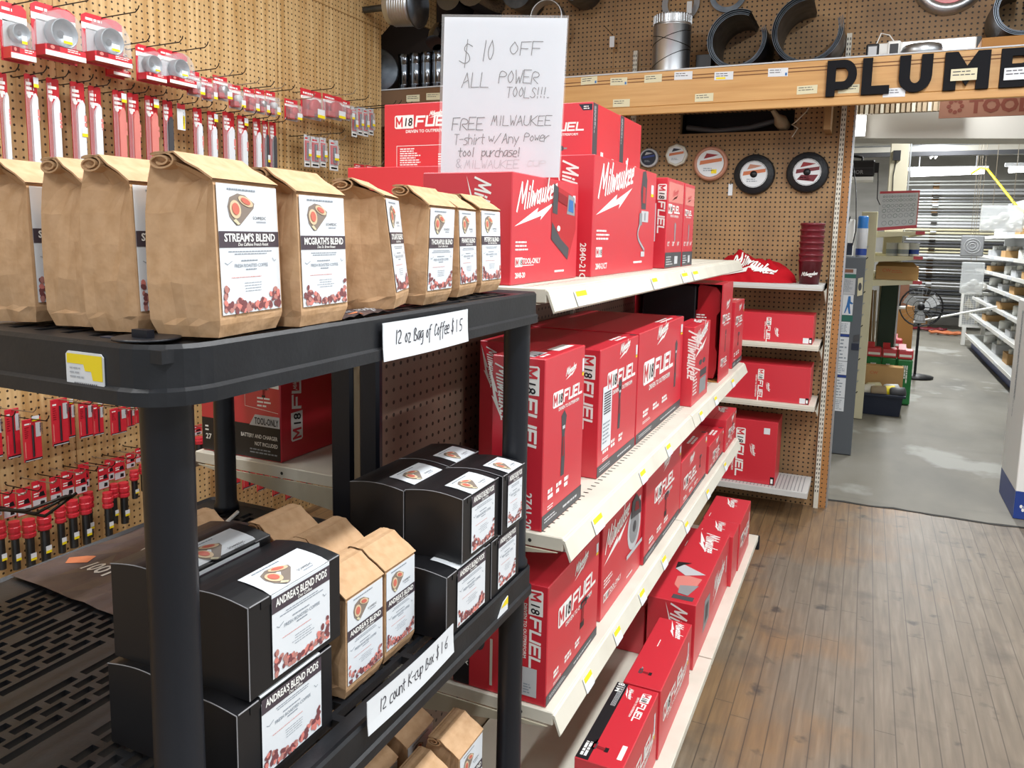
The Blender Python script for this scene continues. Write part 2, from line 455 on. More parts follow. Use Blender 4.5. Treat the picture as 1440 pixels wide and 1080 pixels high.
def fuel(mb, fr, x, y, h, l=1, strap=True):
    """M18 badge followed by the block letters FUEL, height h; returns the width"""
    mb.poly(fr, [(x+.12*h, y-.1*h), (x+2.05*h, y-.1*h), (x+2.05*h, y+1.1*h), (x+.12*h, y+1.1*h), (x, y+.98*h), (x, y+.02*h)], 'white', l)
    emm(mb, fr, x+.2*h, y+.12*h, .6*h, .76*h, l+1); mb.text(fr, '18', x+.95*h, y+.12*h, .76*h, 'black', l+2, bold=.012, shear=.12, maxw=.95*h)
    L = {'F': [[(0, 0), (0, 1), (.8, 1)], [(0, .5), (.65, .5)]], 'U': [[(0, 1), (0, 0), (.8, 0), (.8, 1)]], 'E': [[(.8, 1), (0, 1), (0, 0), (.8, 0)], [(0, .5), (.7, .5)]], 'L': [[(0, 1), (0, 0), (.8, 0)]]}
    cx = x+2.3*h
    for ch in 'FUEL':
        for P in L[ch]: mb.stroke(fr, [(cx+a*h+.12*b*h, y+.1*h+b*.8*h) for a, b in P], .2*h, 'white', l)
        cx += 1.08*h
    if strap: mb.text(fr, 'DRIVEN TO OUTPERFORM', x+1.2*h, y-.5*h, .28*h, 'white', l, bold=.02)
    return cx-x
# ================================================================ the setting
def setting():
    b = MB(); b.box((-4, -3.5, -.06), (4.2, 5.06, 0), 'planks'); struct(b, 'floor')
    b = MB(); b.box((-4, 5.06, -.06), (4.2, 17.6, -.004), 'concrete'); struct(b, 'floor_concrete')
    b = MB(); r = random.Random(4)        # ragged dark gap where the boards meet the slab
    P = [(-.17+i*.07, 5.035+r.uniform(-.012, .012)) for i in range(40)]; Q = [(x, y+.018+r.uniform(0, .016)) for x, y in P][::-1]
    b.prism(Fr((0, 0, 0), (1, 0, 0), (0, 1, 0)), P+Q, .003, 'slot'); o = struct(b, 'trim_1')
    # left pegboard wall: a sheet with its far lower corner notched for the pipe shelf
    b = MB(); fr = Fr((X_LEFT, 0, 0), (0, 1, 0), (0, 0, 1))
    b.prism(fr, [(-1.2, 0), (4.185, 0), (4.185, 2.81), (4.37, 2.97), (4.87, 3.0), (4.87, 3.6), (-1.2, 3.6)], -.02, 'pegleft')
    struct(b, 'wall_left')
    b = MB(); fr = Fr((X_LEFT, 0, 0), (0, 1, 0), (0, 0, 1))   # seams of the sheets
    b.rect(fr, -1.2, 2.845, 5.4, .006, 'wooddark')
    for y in (2.02, 3.24): b.rect(fr, y, .1, .004, 2.745, 'wooddark', 1)
    struct(b, 'trim_2')
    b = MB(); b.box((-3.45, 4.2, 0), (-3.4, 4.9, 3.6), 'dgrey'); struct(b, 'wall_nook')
    # back wall, with the slot-like opening and the wide doorway
    y0, y1 = D_WALL, D_WALL+.06
    b = MB()
    for x0, x1, z0, z1 in ((-3.45, -1.112, 0, 3.6), (-1.112, -.445, 0, 2.235), (-1.112, -.445, 2.36, 3.6), (-.445, -.167, 0, 3.6), (-.167, 1.25, 2.62, 3.6)):
        b.box((x0, y0, z0), (x1, y1, z1), 'pegback')
    b.box((1.25, y0, 0), (4.2, y1, 3.6), 'white')  # unseen stretch, whitened so the red boxes pick up its reflection
    struct(b, 'wall_back')
    b = MB(); b.box((-.167, y0-.004, 0), (-.127, y1, 2.62), 'pegstrip'); struct(b, 'trim_3')
    b = MB(); b.box((-.127, y0+.01, 0), (-.118, y1+.09, 2.62), 'steel'); struct(b, 'trim_4')
    b = MB(); b.rect(Fr((0, D_WALL, 0), (1, 0, 0), (0, 0, 1)), -2.4, 2.655, 6, .006, 'wooddark')
    for x in (-1.56, -.205): b.rect(Fr((0, D_WALL, 0), (1, 0, 0), (0, 0, 1)), x, 2.4, .005, 1.2, 'wooddark')
    b.box((-3.4, D_WALL-.012, 2.52), (-2.35, D_WALL-.002, 3.6), 'darkboard')  # near-black panel added to darken this end of the wall
    struct(b, 'trim_5')
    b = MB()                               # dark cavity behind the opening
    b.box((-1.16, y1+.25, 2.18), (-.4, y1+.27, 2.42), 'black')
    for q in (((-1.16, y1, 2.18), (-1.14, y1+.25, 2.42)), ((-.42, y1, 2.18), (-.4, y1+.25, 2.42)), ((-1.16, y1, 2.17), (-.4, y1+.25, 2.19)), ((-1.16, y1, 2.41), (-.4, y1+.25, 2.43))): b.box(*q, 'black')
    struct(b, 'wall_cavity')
    b = MB(); b.box((-4, -3.5, 3.6), (4.2, 4.93, 3.66), 'ceiling'); struct(b, 'ceiling')
    # far room
    b = MB(); b.box((-4, 17.2, 0), (4.2, 17.3, 3.4), 'farwall'); struct(b, 'wall_far')
    b = MB(); b.box((-4, 4.93, 3.25), (4.2, 17.3, 3.31), 'soffit'); struct(b, 'ceiling_far')
    b = MB(); b.box((2.6, 5.6, 0), (2.7, 17.2, 3.25), 'soffit'); struct(b, 'wall_right')
    b = MB(); b.box((-2.6, 4.95, 0), (-2.5, 17.2, 3.25), 'soffit'); struct(b, 'wall_far_left')
    b = MB()                               # dropped beam and ribbed metal panel over the passage
    b.prism(Fr((-.6, 6.6, 0), (1, 0, 0), (0, 0, 1)), [(0, 2.40), (3.2, 2.29), (3.2, 3.25), (0, 3.25)], -.35, 'soffit')
    struct(b, 'trim_6')
    b = MB()
    for i in range(24): b.box((-.3+i*.034, 6.36, 2.53), (-.3+i*.034+.022, 6.40, 2.8), 'tan' if i % 3 else 'creamd')
    b.box((-.3, 6.385, 2.53), (.55, 6.41, 2.8), 'tan'); struct(b, 'trim_7')
    b = MB()
    for i, (z, t, m) in enumerate(((2.62, .05, 'dgrey'), (2.76, .10, 'soffit'), (2.95, .06, 'grey'), (3.05, .10, 'lgrey'))):
        b.box((-2.4, 10.5+i*1.2, z), (2.5, 10.6+i*1.2, z+t), m)
    struct(b, 'trim_8')
    b = MB(); b.box((.135, 9, 0), (.31, 9.16, 3.25), 'creamd', .006)
    b.box((.318, 9.02, 0), (.33, 9.08, 3.25), 'steel'); struct(b, 'column')
setting()

# ---------------------------------------------------------------- wooden pipe shelf with the black letters
def beam():
    t = thing('wooden_shelf', 'long varnished wooden shelf with deep front board and price labels across the back wall', 'shelf', (0, 4.4, 2.29))
    O = (0, 4.4, 2.29)
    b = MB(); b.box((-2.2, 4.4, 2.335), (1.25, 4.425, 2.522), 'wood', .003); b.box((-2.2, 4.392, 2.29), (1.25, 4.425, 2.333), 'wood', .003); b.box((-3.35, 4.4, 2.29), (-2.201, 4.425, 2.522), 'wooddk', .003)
    fr = Fr((-3.35, 4.4, 2.29), (1, 0, 0), (0, 0, 1))
    for z in (.198, .180): b.rect(fr, 1.15, z, 3.45, .005, 'groove')
    b.box((-3.35, 4.399, 2.523), (1.25, 4.45, 2.530), 'lgrey')
    b.make('front_board', t, O)
    b = MB(); b.box((-3.35, 4.426, 2.498), (1.25, D_WALL, 2.52), 'brownboard'); b.make('shelf_board', t, O)
    b = MB(); b.box((-.27, 4.62, 2.20), (-.235, 4.86, 2.498), 'wooddark'); b.make('bracket', t, O)
    r = random.Random(5)
    L = [(-1.89, .165), (-1.60, .185), (-1.42, .172), (-1.22, .174), (-1.05, .18), (-.83, .165), (-.55, .165), (-1.86, .07), (-1.62, .03), (-1.40, .05), (-.93, .055), (-.40, .065), (-.20, .06),
         (-2.80, .15), (-2.65, .155), (-2.80, .09), (-2.65, .09), (-2.25, .12), (.01, .028), (.30, .085), (.52, .075)]
    for x, z in L:
        b = MB(); big = x > -.1 and z > .05
        w, h = (.11, .055) if big else (.10, .043)
        f2 = Fr((x, 4.4-(.030 if big else .0005)-(.008 if z < .045 else 0), 2.29+z), (1, 0, r.uniform(-.03, .03)), (0, 0, 1))
        b.prism(f2, [(0, 0), (w, 0), (w, h), (0, h)], .0012, 'cream2' if r.random() < .6 else 'paper')
        f2 = Fr(f2.pt(0, 0, .0012), f2.u, f2.v)
        b.lines(f2, .008, h*.35, w-.016, h*.55, 2, 'ink', 1, r.randrange(99), .3)
        if r.random() < .15: b.rect(f2, .01, .004, .05, h*.25, 'yellow')
        if r.random() < .3: b.rect(f2, w-.014, .004, .01, .014, 'blue')
        b.make('price_label', t, O)
beam()
def letters():
    def put(ch, x, w, polys, extra):
        b = MB(); fr = Fr((x, 4.398, 2.334), (1, 0, 0), (0, 0, 1))
        for P in polys: b.prism(fr, [(a*w, c*.178) for a, c in P], .022, 'letter', .001)
        o = b.make('sign_letter', None, (x+w/2, 4.39, 2.334)); tag(o, f'black cut-out letter {ch} {extra} on the wooden pipe shelf', 'letter', None)
    arc = lambda cx, cy, rx, ry, a0, a1, n=12: [(cx+rx*math.cos(a0+(a1-a0)*k/n), cy+ry*math.sin(a0+(a1-a0)*k/n)) for k in range(n+1)]
    put('P', -.258, .142, [[(0, 0), (.30, 0), (.30, 1), (0, 1)], [(.3, .78), (.55, .78)]+arc(.55, .59, .16, .19, PI/2, -PI/2)+[(.3, .40), (.3, .18)]+arc(.55, .59, .45, .41, -PI/2, PI/2)+[(.3, 1)]], 'first from the left')
    put('L', -.092, .128, [[(0, 0), (1, 0), (1, .23), (.36, .23), (.36, 1), (0, 1)]], 'between P and U')
    put('U', .075, .146, [[(0, 1), (0, .42)]+arc(.5, .42, .5, .42, PI, 2*PI)+[(1, 1), (.66, 1), (.66, .42)]+arc(.5, .42, .16, .18, 2*PI, PI)+[(.34, 1)]], 'between L and M')
    put('M', .272, .19, [[(0, 0), (.28, 0), (.28, .5), (.5, .1), (.72, .5), (.72, 0), (1, 0), (1, 1), (.72, 1), (.5, .62), (.28, 1), (0, 1)]], 'half covered by a price label')
    put('B', .505, .15, [[(0, 0), (.3, 0), (.3, 1), (0, 1)], [(.3, .8), (.55, .8)]+arc(.55, .7, .12, .1, PI/2, -PI/2, 6)+[(.3, .6), (.3, .4), (.55, .4)]+arc(.55, .3, .14, .1, PI/2, -PI/2, 6)+[(.3, .2), (.3, 0), (.6, 0)]+arc(.6, .27, .4, .27, -PI/2, PI/2, 8)+arc(.6, .77, .36, .23, -PI/2, PI/2, 8)+[(.3, 1)]], 'cut off by the right edge')
letters()

# ---------------------------------------------------------------- gondola shelving
Z_TOP, Z_MID, Z_LOW, Z_BASE = 1.500, 1.018, .651, .185
X_PANEL = -.93
def shelf_part(t, O, name, xb, xf, y0, y1, z, tags, sgn=1, rows=(.05, .11), base=False, dark=False):
    """a steel shelf: pan, slotted top, hooked front lip and end brackets"""
    b = MB(); th = .028
    b.box((xb, y0+.004, z-th), (xf, y1-.004, z), 'cream', .002)
    if not base:
        prof = [(xf, -.004), (xf+.004*sgn, -.006), (xf+.018*sgn, -.043), (xf+.015*sgn, -.047), (xf+.001*sgn, -.012), (xf-.006*sgn, -.012)]
        fr = Fr((0, y1-.004, z), (1, 0, 0), (0, 0, 1))
        b.prism(fr, prof, y1-y0-.008, 'cream')
    b2 = MB(); fr = Fr((0, 0, z), (1, 0, 0), (0, 1, 0))
    n = int((y1-y0)/.026)
    for d in rows:
        for k in range(n): b.rect(fr, xf-d*sgn-.006, y0+.018+k*.026, .012, .0045, 'slot')
    if not base:
        fe = Fr((0, y0+.004, z), (1, 0, 0), (0, 0, 1))
        b.prism(fe, [(xb, -.028), (xb, -.085), (xb+.06*sgn, -.082), (xf-.05*sgn, -.036), (xf-.01*sgn, -.03)], .004, 'creamd')
        for d in (.07, .27): b.disc(Fr((xf-d*sgn, y0+.004, z-.016), (1, 0, 0), (0, 0, 1)), 0, 0, .004, .004, 'slot', 1, 8)
    o = b.make('shelf' if not base else 'base_deck', t, O)
    for y, w in tags:
        b = MB(); v = Vector((.016*sgn, 0, -.04)); f2 = Fr((xf+.0055*sgn, y, z-.009), (0, sgn, 0), -v)
        f2.o = f2.pt(0, -.036, .001)
        b.prism(f2, [(0, 0), (w, 0), (w, .032), (0, .032)], .0008, 'paper')
        b.rect(Fr(f2.pt(0, 0, .0008), f2.u, f2.v), w*.1, .020, w*.9, .011, 'yellow'); b.make('price_tag', o, O)
    return o
def gondola():
    O = (X_PANEL, 2.53, 0)
    t = thing('gondola_shelving', 'long cream steel shelving run holding red power tool boxes along the aisle', 'shelving', O)
    Y0, YJ, Y1 = 1.31, 2.525, 3.745
    for a, c in ((Y0, YJ), (YJ, Y1)):
        b = MB(); b.box((X_PANEL-.014, a+.03, .06), (X_PANEL, c-.002, 1.47), 'pegpanel'); b.make('back_panel', t, O)
        b = MB(); b.box((X_PANEL-.004, a+.031, .012), (X_PANEL+.002, c-.003, .30), 'tan'); b.make('kick_panel', t, O)
    for y in (YJ, Y1):
        b = MB(); b.box((X_PANEL-.02, y-.012, 0), (X_PANEL+.012, y+.012, 1.49), 'cream'); fr = Fr((X_PANEL+.012, y, 0), (0, 1, 0), (0, 0, 1))
        for k in range(52): b.rect(fr, -.003, .08+k*.026, .006, .014, 'slot')
        b.make('upright', t, O)
    for x0, x1 in ((-1.029, -.972), (-.955, -.905)):
        b = MB(); b.box((x0, 1.315, 0), (x1, 1.337, 1.48), 'post', .006); b.make('end_post', t, O)
    b = MB(); b.box((-.971, 1.322, 0), (-.956, 1.334, 1.48), 'tan'); b.make('end_strip', t, O)
    Z = {Z_TOP: -.545, Z_MID: -.497, Z_LOW: -.508}
    tg = {Z_TOP: [(1.47, .07), (2.08, .06), (2.45, .09), (2.62, .09)], Z_MID: [(1.49, .06), (1.86, .05), (2.14, .05), (2.62, .05), (2.9, .05), (3.3, .06)],
          Z_LOW: [(1.50, .05), (1.72, .05), (1.95, .05), (2.20, .05), (2.52, .05), (2.9, .05), (3.3, .05)]}
    for z, xf in Z.items():
        for a, c in ((Y0+.03, YJ), (YJ, Y1)):
            shelf_part(t, O, 'shelf', X_PANEL+.013, xf, a, c, z, [q for q in tg[z] if a < q[0] < c])
    for a, c in ((Y0+.03, YJ), (YJ, Y1)):
        o = shelf_part(t, O, 'base_deck', X_PANEL+.013, -.384, a, c, Z_BASE, [], rows=(.055,), base=True)
        b = MB(); b.box((-.45, a+.02, 0), (-.435, c-.02, .15), 'black'); b.make('kick_plate', t, O)
    b = MB(); b.box((-.42, Y1-.002, .11), (-.378, Y1+.018, .18), 'black', .004); b.make('end_cap', t, O)
    for z in (1.06, Z_TOP):             # shelves on the far side of the back panel
        shelf_part(t, O, 'shelf', X_PANEL-.027, -1.46, Y0+.03, Y1, z, [], sgn=-1)
gondola()

# ---------------------------------------------------------------- wall shelving at the end of the aisle
def wall_unit():
    O = (-.8, D_WALL-.2, 0)
    t = thing('wall_shelving', 'cream wall shelving with slotted upright next to the doorway', 'shelving', O)
    for x in (-.194, -1.42):
        b = MB(); b.box((x, D_WALL-.03, 0), (x+.026, D_WALL-.001, 2.75), 'cream'); fr = Fr((x, D_WALL-.03, 0), (1, 0, 0), (0, 0, 1))
        for k in range(96): b.rect(fr, .004, .10+k*.0275, .005, .014, 'slot'); b.rect(fr, .017, .10+k*.0275, .005, .014, 'slot')
        b.make('upright', t, O)
    for z, m in ((1.357, 'wshelf'), (1.026, 'cream'), (.687, 'cream')):
        b = MB(); b.box((-1.40, 4.5, z-.03), (-.21, D_WALL-.032, z), m, .002)
        b.rect(Fr((-1.4, 4.5, z-.03), (1, 0, 0), (0, 0, 1)), 0, .008, 1.19, .003, 'creamd')
        b.prism(Fr((-.207, 4.5, z), (0, 1, 0), (0, 0, 1)), [(.02, -.03), (.33, -.03), (.335, .03), (.32, -.12), (.25, -.1)], .004, 'cream')
        b.make('shelf', t, O)
    b = MB(); b.box((-1.40, 4.5, .155), (-.215, D_WALL-.032, .190), 'wshelf', .002)
    fr = Fr((-1.4, 4.5, .19), (1, 0, 0), (0, 1, 0))
    for k in range(58): b.rect(fr, .01+k*.02, .012, .005, .30, 'grey')
    b.make('base_deck', t, O)
wall_unit()

# ---------------------------------------------------------------- black plastic storage rack
RX0, RX1, RY0, RY1 = -1.36, -.541, .468, 1.302
Z_R = (1.497, .977, .50)
def rack_shelf(t, O, z, first=None):
    b = MB(); th = .055; rc = .055
    def outline(off):
        P = []
        for cx, cy, a in ((RX1-rc, RY0+rc, -PI/2), (RX1-.02, RY1-.02, 0), (RX0+.02, RY1-.02, PI/2), (RX0+rc, RY0+rc, PI)):
            r = (rc if cy < 1 else .02)+off
            P += [(cx+r*math.cos(a+PI/2*k/6), cy+r*math.sin(a+PI/2*k/6)) for k in range(7)]
        return P
    def ring(P, z): return [(x, y, z) for x, y in P]
    # skirt with a thicker lower lip
    S = [(outline(-.012), z-.004), (outline(-.003), z), (outline(0), z-.004), (outline(0), z-th+.016), (outline(.004), z-th+.013), (outline(.004), z-th), (outline(-.006), z-th), (outline(-.006), z-.012)]
    n = len(S[0][0]); vs = []; fs = []
    for P, zz in S: vs += ring(P, zz)
    for i in range(len(S)-1):
        for k in range(n):
            k2 = (k+1) % n; fs.append((i*n+k, (i+1)*n+k, (i+1)*n+k2, i*n+k2))
    b.add(vs, [f[::-1] for f in fs], 'resin')
    # pierced deck: bands of short slots, parted by long slots, with real openings
    xa, xb_, ya, yb = RX0+.012, RX1-.012, RY0+.012, RY1-.012
    zt, zb = z-.004, z-.016
    xs = []; x = xb_
    pat = [.024, 'l'] + ['s', 's', 's', 's', 'l', 'r', 'l', 's', 's', 's', 's', 'l', 'b', 'l', 's', 's', 's', 'l', 'b', 'l', 's', 's', 's', 's', 'l', 'r', 'l', 's', 's', 's', 's', 'l']
    def strip(x0, x1): b.box((x0, ya, zb), (x1, yb, zt), 'resin')
    row = 0
    strip(x-.022, x); x -= .022
    for p in pat[1:]:
        w = {'s': .013, 'l': .014, 'r': .013, 'b': .030}[p]; gap = .0075
        if x-w-gap < xa: break
        if p == 'b': strip(x-w, x); x -= w; continue
        L, br = {'s': (.030, .010), 'l': (.155, .012), 'r': (.05, .03)}[p]
        y = ya+.03+(0 if row % 2 else (L+br)/2); row += 1
        e = [ya]
        while y+L < yb-.02: e += [y, y+L]; y += L+br
        e.append(yb)
        for i in range(0, len(e), 2): b.box((x-w, e[i], zb), (x, e[i+1], zt), 'resin')
        strip(x-w-gap, x-w); x -= w+gap
    strip(xa, x)
    b.box((xa, RY0+.008, zb), (xb_, ya, zt), 'resin')
    return b.make('rack_shelf', t, O)
def rack():
    O = (-.95, .885, 0)
    t = thing('storage_rack', 'black plastic storage rack of three slotted shelves displaying coffee', 'rack', O)
    for z in Z_R:
        o = rack_shelf(t, O, z)
    for x, y in ((-.600, .52), (-.573, 1.276), (-1.272, 1.255), (-1.29, .52)):
        r = .0245 if x > -1 else .023
        b = MB()
        for a, c in ((0, Z_R[2]-.02), (Z_R[2], Z_R[1]-.02), (Z_R[1]-.003, Z_R[0]-.02)):
            b.lathe([(r*.6, a), (r+.004, a), (r+.004, a+.012), (r, a+.02), (r-.001, (a+c)/2), (r, c-.02), (r+.003, c-.008), (r+.003, c), (r*.6, c)], 'resinpost', (x, y, 0), seg=24)
        b.make('post', t, O)
    b = MB(); f = Fr((-.665, RY0-.0005, 1.449), (1, 0, 0), (0, 0, 1))     # shelf-edge tag
    b.prism(f, [(.003, 0), (.047, 0), (.05, .003), (.05, .034), (.047, .037), (.003, .037), (0, .034), (0, .003)], .0012, 'paper'); f = Fr(f.pt(0, 0, .0012), f.u, f.v)
    b.poly(f, [(.002, .026), (.024, .026), (.026, .02), (.034, .02), (.036, .012), (.049, .012), (.049, .035), (.002, .035)], 'yellow')
    b.lines(f, .006, .012, .02, .012, 3, 'inkg', 2, 4, .3)
    for k in range(12): b.rect(f, .012+k*.0026, .002, .0012, .007, 'ink', 2)
    b.make('price_tag', t, O)
    b = MB(); f = Fr((RX1+.0005, .888, .984-.03), (0, 1, 0), (0, 0, 1))
    f.o = Vector((RX1+.0006, 1.135, .928)); b.prism(f, [(0, 0), (.05, 0), (.05, .034), (.03, .030)], .001, 'paper'); b.poly(Fr(f.pt(0, 0, .001), f.u, f.v), [(.02, .022), (.05, .02), (.05, .034), (.04, .031)], 'yellow'); b.make('price_tag', t, O)
    b = MB(); b.box((-.642, .485, 1.4975), (-.622, .492, 1.4985), 'navy'); b.lathe([(0, 0), (.03, 0), (.03, .0015), (.026, .002), (0, .0012)], 'resinpost', (-.605, .505, 1.497), seg=24); b.box((-.615, .497, 1.498), (-.595, .505, 1.506), 'post'); b.make('peg_socket', t, O)
rack()
def paper_sign(label, y0, L, h, z0, txt, hgt, slope):
    b = MB(); vs = []; fs = []; n = 16
    def S(x, y, q=0):
        bow = .0035*math.sin(PI*x/L)+.004*max(0, (h*.45-y)/h)
        return Vector((RX1+.0062+bow+q, y0+x, z0+y+slope*x))
    for k in range(n+1):
        x = L*k/n
        for y in (0, h*.33, h*.66, h): vs.append(S(x, y)); 
    for k in range(n):
        for j in range(3): fs.append((k*4+j, (k+1)*4+j, (k+1)*4+j+1, k*4+j+1))
    b.add(vs, fs, 'paper'); b.add([p+Vector((-.0008, 0, 0)) for p in vs], [f[::-1] for f in fs], 'paper')
    pen(b, FrFn(S), txt, L*.11, h*.40, hgt*1.1, 'ink', .0015, 1, 5, .1, 1.15, fit=L*.80)
    o = b.make('paper_sign', None, (RX1, y0+L/2, z0)); tag(o, label, 'sign')
paper_sign('white paper sign reading 12 oz Bag of Coffee $15', .788, .222, .048, 1.4405, '12 oz Bag of Coffee $ 1 5', .0155, .0)
paper_sign('white paper sign reading 12 count K-cup Box $16', .752, .224, .046, .9635, '12 count K-cup Box $ 1 6', .0150, .0)

# ================================================================ red power tool boxes
def pic_drill(b, f, x, y, s, l=1):
    b.poly(f, [(x, y+.62*s), (x+.5*s, y+.62*s), (x+.55*s, y+.72*s), (x+.5*s, y+.85*s), (x, y+.85*s), (x-.06*s, y+.73*s)], 'dgrey', l)
    b.rect(f, x+.52*s, y+.69*s, .2*s, .08*s, 'grey', l)
    b.poly(f, [(x+.08*s, y+.62*s), (x+.28*s, y+.62*s), (x+.24*s, y+.2*s), (x+.06*s, y+.2*s)], 'dred', l+1)
    b.rect(f, x-.02*s, y+.02*s, .34*s, .2*s, 'black', l); b.rect(f, x+.05*s, y+.68*s, .3*s, .09*s, 'dred', l+1)
def pic_tall(b, f, x, y, s, l=1):
    b.poly(f, [(x, y), (x+.14*s, y), (x+.16*s, y+.3*s), (x+.13*s, y+.62*s), (x+.2*s, y+.9*s), (x+.1*s, y+s), (x-.02*s, y+.93*s), (x+.02*s, y+.6*s)], 'dgrey', l)
    b.poly(f, [(x+.04*s, y+.3*s), (x+.11*s, y+.3*s), (x+.1*s, y+.6*s), (x+.05*s, y+.6*s)], 'dred', l+1); b.rect(f, x+.03*s, y+.72*s, .1*s, .05*s, 'lgrey', l+1)
def pic_saw(b, f, x, y, s, l=1):
    b.disc(f, x+.45*s, y+.42*s, .4*s, .4*s, 'lgrey', l, 24); b.disc(f, x+.45*s, y+.42*s, .29*s, .29*s, 'grey', l+1, 20); b.disc(f, x+.45*s, y+.42*s, .1*s, .1*s, 'dgrey', l+2, 12)
    b.poly(f, [(x+.2*s, y+.62*s), (x+.85*s, y+.55*s), (x+.8*s, y+.75*s), (x+.5*s, y+.98*s), (x+.25*s, y+.9*s)], 'dgrey', l+3); b.rect(f, x+.02*s, y-.03*s, .95*s, .07*s, 'lgrey', l+3)
    b.poly(f, [(x+.4*s, y+.7*s), (x+.7*s, y+.65*s), (x+.62*s, y+.82*s), (x+.45*s, y+.85*s)], 'dred', l+4)
def pic_inflator(b, f, x, y, s, l=1):
    b.poly(f, [(x, y+.28*s), (x+.62*s, y), (x+.7*s, y+.08*s), (x+.92*s, y+.42*s), (x+.9*s, y+.75*s), (x+.75*s, y+.88*s), (x+.1*s, y+.98*s), (x, y+.9*s)], 'red2', l)
    b.poly(f, [(x, y+.28*s), (x+.62*s, y), (x+.66*s, y+.16*s), (x+.35*s, y+.28*s), (x+.02*s, y+.5*s)], 'dgrey', l+1)
    b.poly(f, [(x+.03*s, y+.62*s), (x+.2*s, y+.6*s), (x+.22*s, y+.95*s), (x+.05*s, y+s)], 'dgrey', l+1); b.poly(f, [(x+.55*s, y+.62*s), (x+.86*s, y+.6*s), (x+.84*s, y+.85*s), (x+.6*s, y+.88*s)], 'grey', l+1)
    b.poly(f, [(x+.6*s, y+.66*s), (x+.8*s, y+.64*s), (x+.78*s, y+.8*s), (x+.63*s, y+.82*s)], 'blue', l+2); b.poly(f, [(x+.22*s, y+.78*s), (x+.56*s, y+.72*s), (x+.56*s, y+.84*s), (x+.22*s, y+.9*s)], 'dred', l+2); b.disc(f, x+.25*s, y+.42*s, .06*s, .04*s, 'white', l+2, 8)
def pic_pump(b, f, x, y, s, l=1):
    b.poly(f, [(x+.3*s, y+.55*s), (x+.5*s, y+.55*s), (x+.52*s, y+.9*s), (x+.45*s, y+s), (x+.32*s, y+.98*s), (x+.26*s, y+.75*s)], 'dgrey', l); b.poly(f, [(x+.34*s, y+.62*s), (x+.46*s, y+.62*s), (x+.46*s, y+.8*s), (x+.34*s, y+.82*s)], 'red2', l+1)
    b.rect(f, x+.3*s, y+.4*s, .32*s, .13*s, 'lgrey', l+1); b.rect(f, x+.44*s, y+.42*s, .05*s, .09*s, 'grey', l+2); b.rect(f, x+.22*s, y+.36*s, .12*s, .14*s, 'grey', l+2)
    P = [(x+(.25-.14*math.sin(t))*s+.17*s*t/3.6, y+(.36-.08*t)*s) for t in [k*.3 for k in range(13)]]
    b.stroke(f, P, .04*s, 'grey', l+1); b.stroke(f, P, .014*s, 'lgrey', l+2); b.rect(f, x+.34*s, y-.01*s, .16*s, .06*s, 'lgrey', l+2)
def m18(b, f, x, y, h, txt=None, l=1):
    b.rect(f, x, y, 1.9*h, h, 'white', l); emm(b, f, x+.2*h, y+.18*h, .55*h, .64*h, l+1); b.text(f, '18', x+.92*h, y+.18*h, .64*h, 'black', l+2, maxw=.85*h)
    if txt: b.text(f, txt, x+2.0*h, y+.3*h, .62*h, 'white', l, bold=.02); b.rect(f, x+2.0*h, y+.08*h, 3*h, .08*h, 'white', l)
def fd_logo(pic, sc=1, px=.55, py=.15, ps=.62, only=None, num=None):
    def d(b, f, w, h):
        logo(b, f, w*.06, h*.66, w*.58*sc, rise=.18)
        pic(b, f, w*px, h*py, min(w*.4, h*ps)/.8*.9)
        b.lines(f, w*.05, h*.30, w*.2, h*.10, 3, 'white', 1, int(w*1000))
        m18(b, f, w*.05, h*.16, h*.085, only); 
        if num: b.text(f, num, w*.05, h*.06, h*.05, 'white', bold=.02)
        b.lines(f, w*.62, h*.08, w*.22, h*.022, 1, 'white', 1, 3, .9); b.rect(f, w*.9, h*.78, w*.045, h*.09, 'paper'); b.rect(f, w*.9, h*.75, w*.045, h*.03, 'yellow')
    return d
def fd_fuel(pic, fs=.085, fx=.18, fy=.62, px=.62, py=.24, ps=.45, band=True, words=3, upc=False, wy=.16):
    def d(b, f, w, h):
        H = min(h*fs*1.5, w*.78/6.7); fx2 = min(fx, .97-6.7*H/w)
        fuel(b, f, w*fx2, h*fy, H); logo(b, f, w*fx2+H*2.6, h*fy+H*2.0, H*2.3, rise=.15, w=.28)
        pic(b, f, w*px, h*py, h*ps)
        for k in range(words): b.lines(f, w*(.12+.2*k), h*wy, w*.14, h*.07, 2, 'white', 1, k+int(h*999), .7); 
        b.lines(f, w*.12, h*(wy-.06), w*.2, h*.03, 2, 'white', 1, 8)
        if band:
            b.rect(f, 0, .002, w, h*.085, 'dgrey'); b.lines(f, w*.05, h*.035, w*.3, h*.035, 2, 'lgrey', 2, 5); b.lines(f, w*.5, h*.03, w*.4, h*.03, 1, 'lgrey', 2, 6)
        if upc:
            b.rect(f, w*.08, h*.2, w*.22, h*.5, 'paper', 2)
            for k in range(9): b.rect(f, w*.11, h*(.48+.02*k), w*.16, h*.011, 'ink', 3)
            b.lines(f, w*.1, h*.24, w*.17, h*.18, 6, 'inkf', 3, 2, .4)
        b.rect(f, w*.93, h*.83, w*.045, h*.09, 'paper'); b.rect(f, w*.93, h*.81, w*.045, h*.025, 'yellow')
    return d
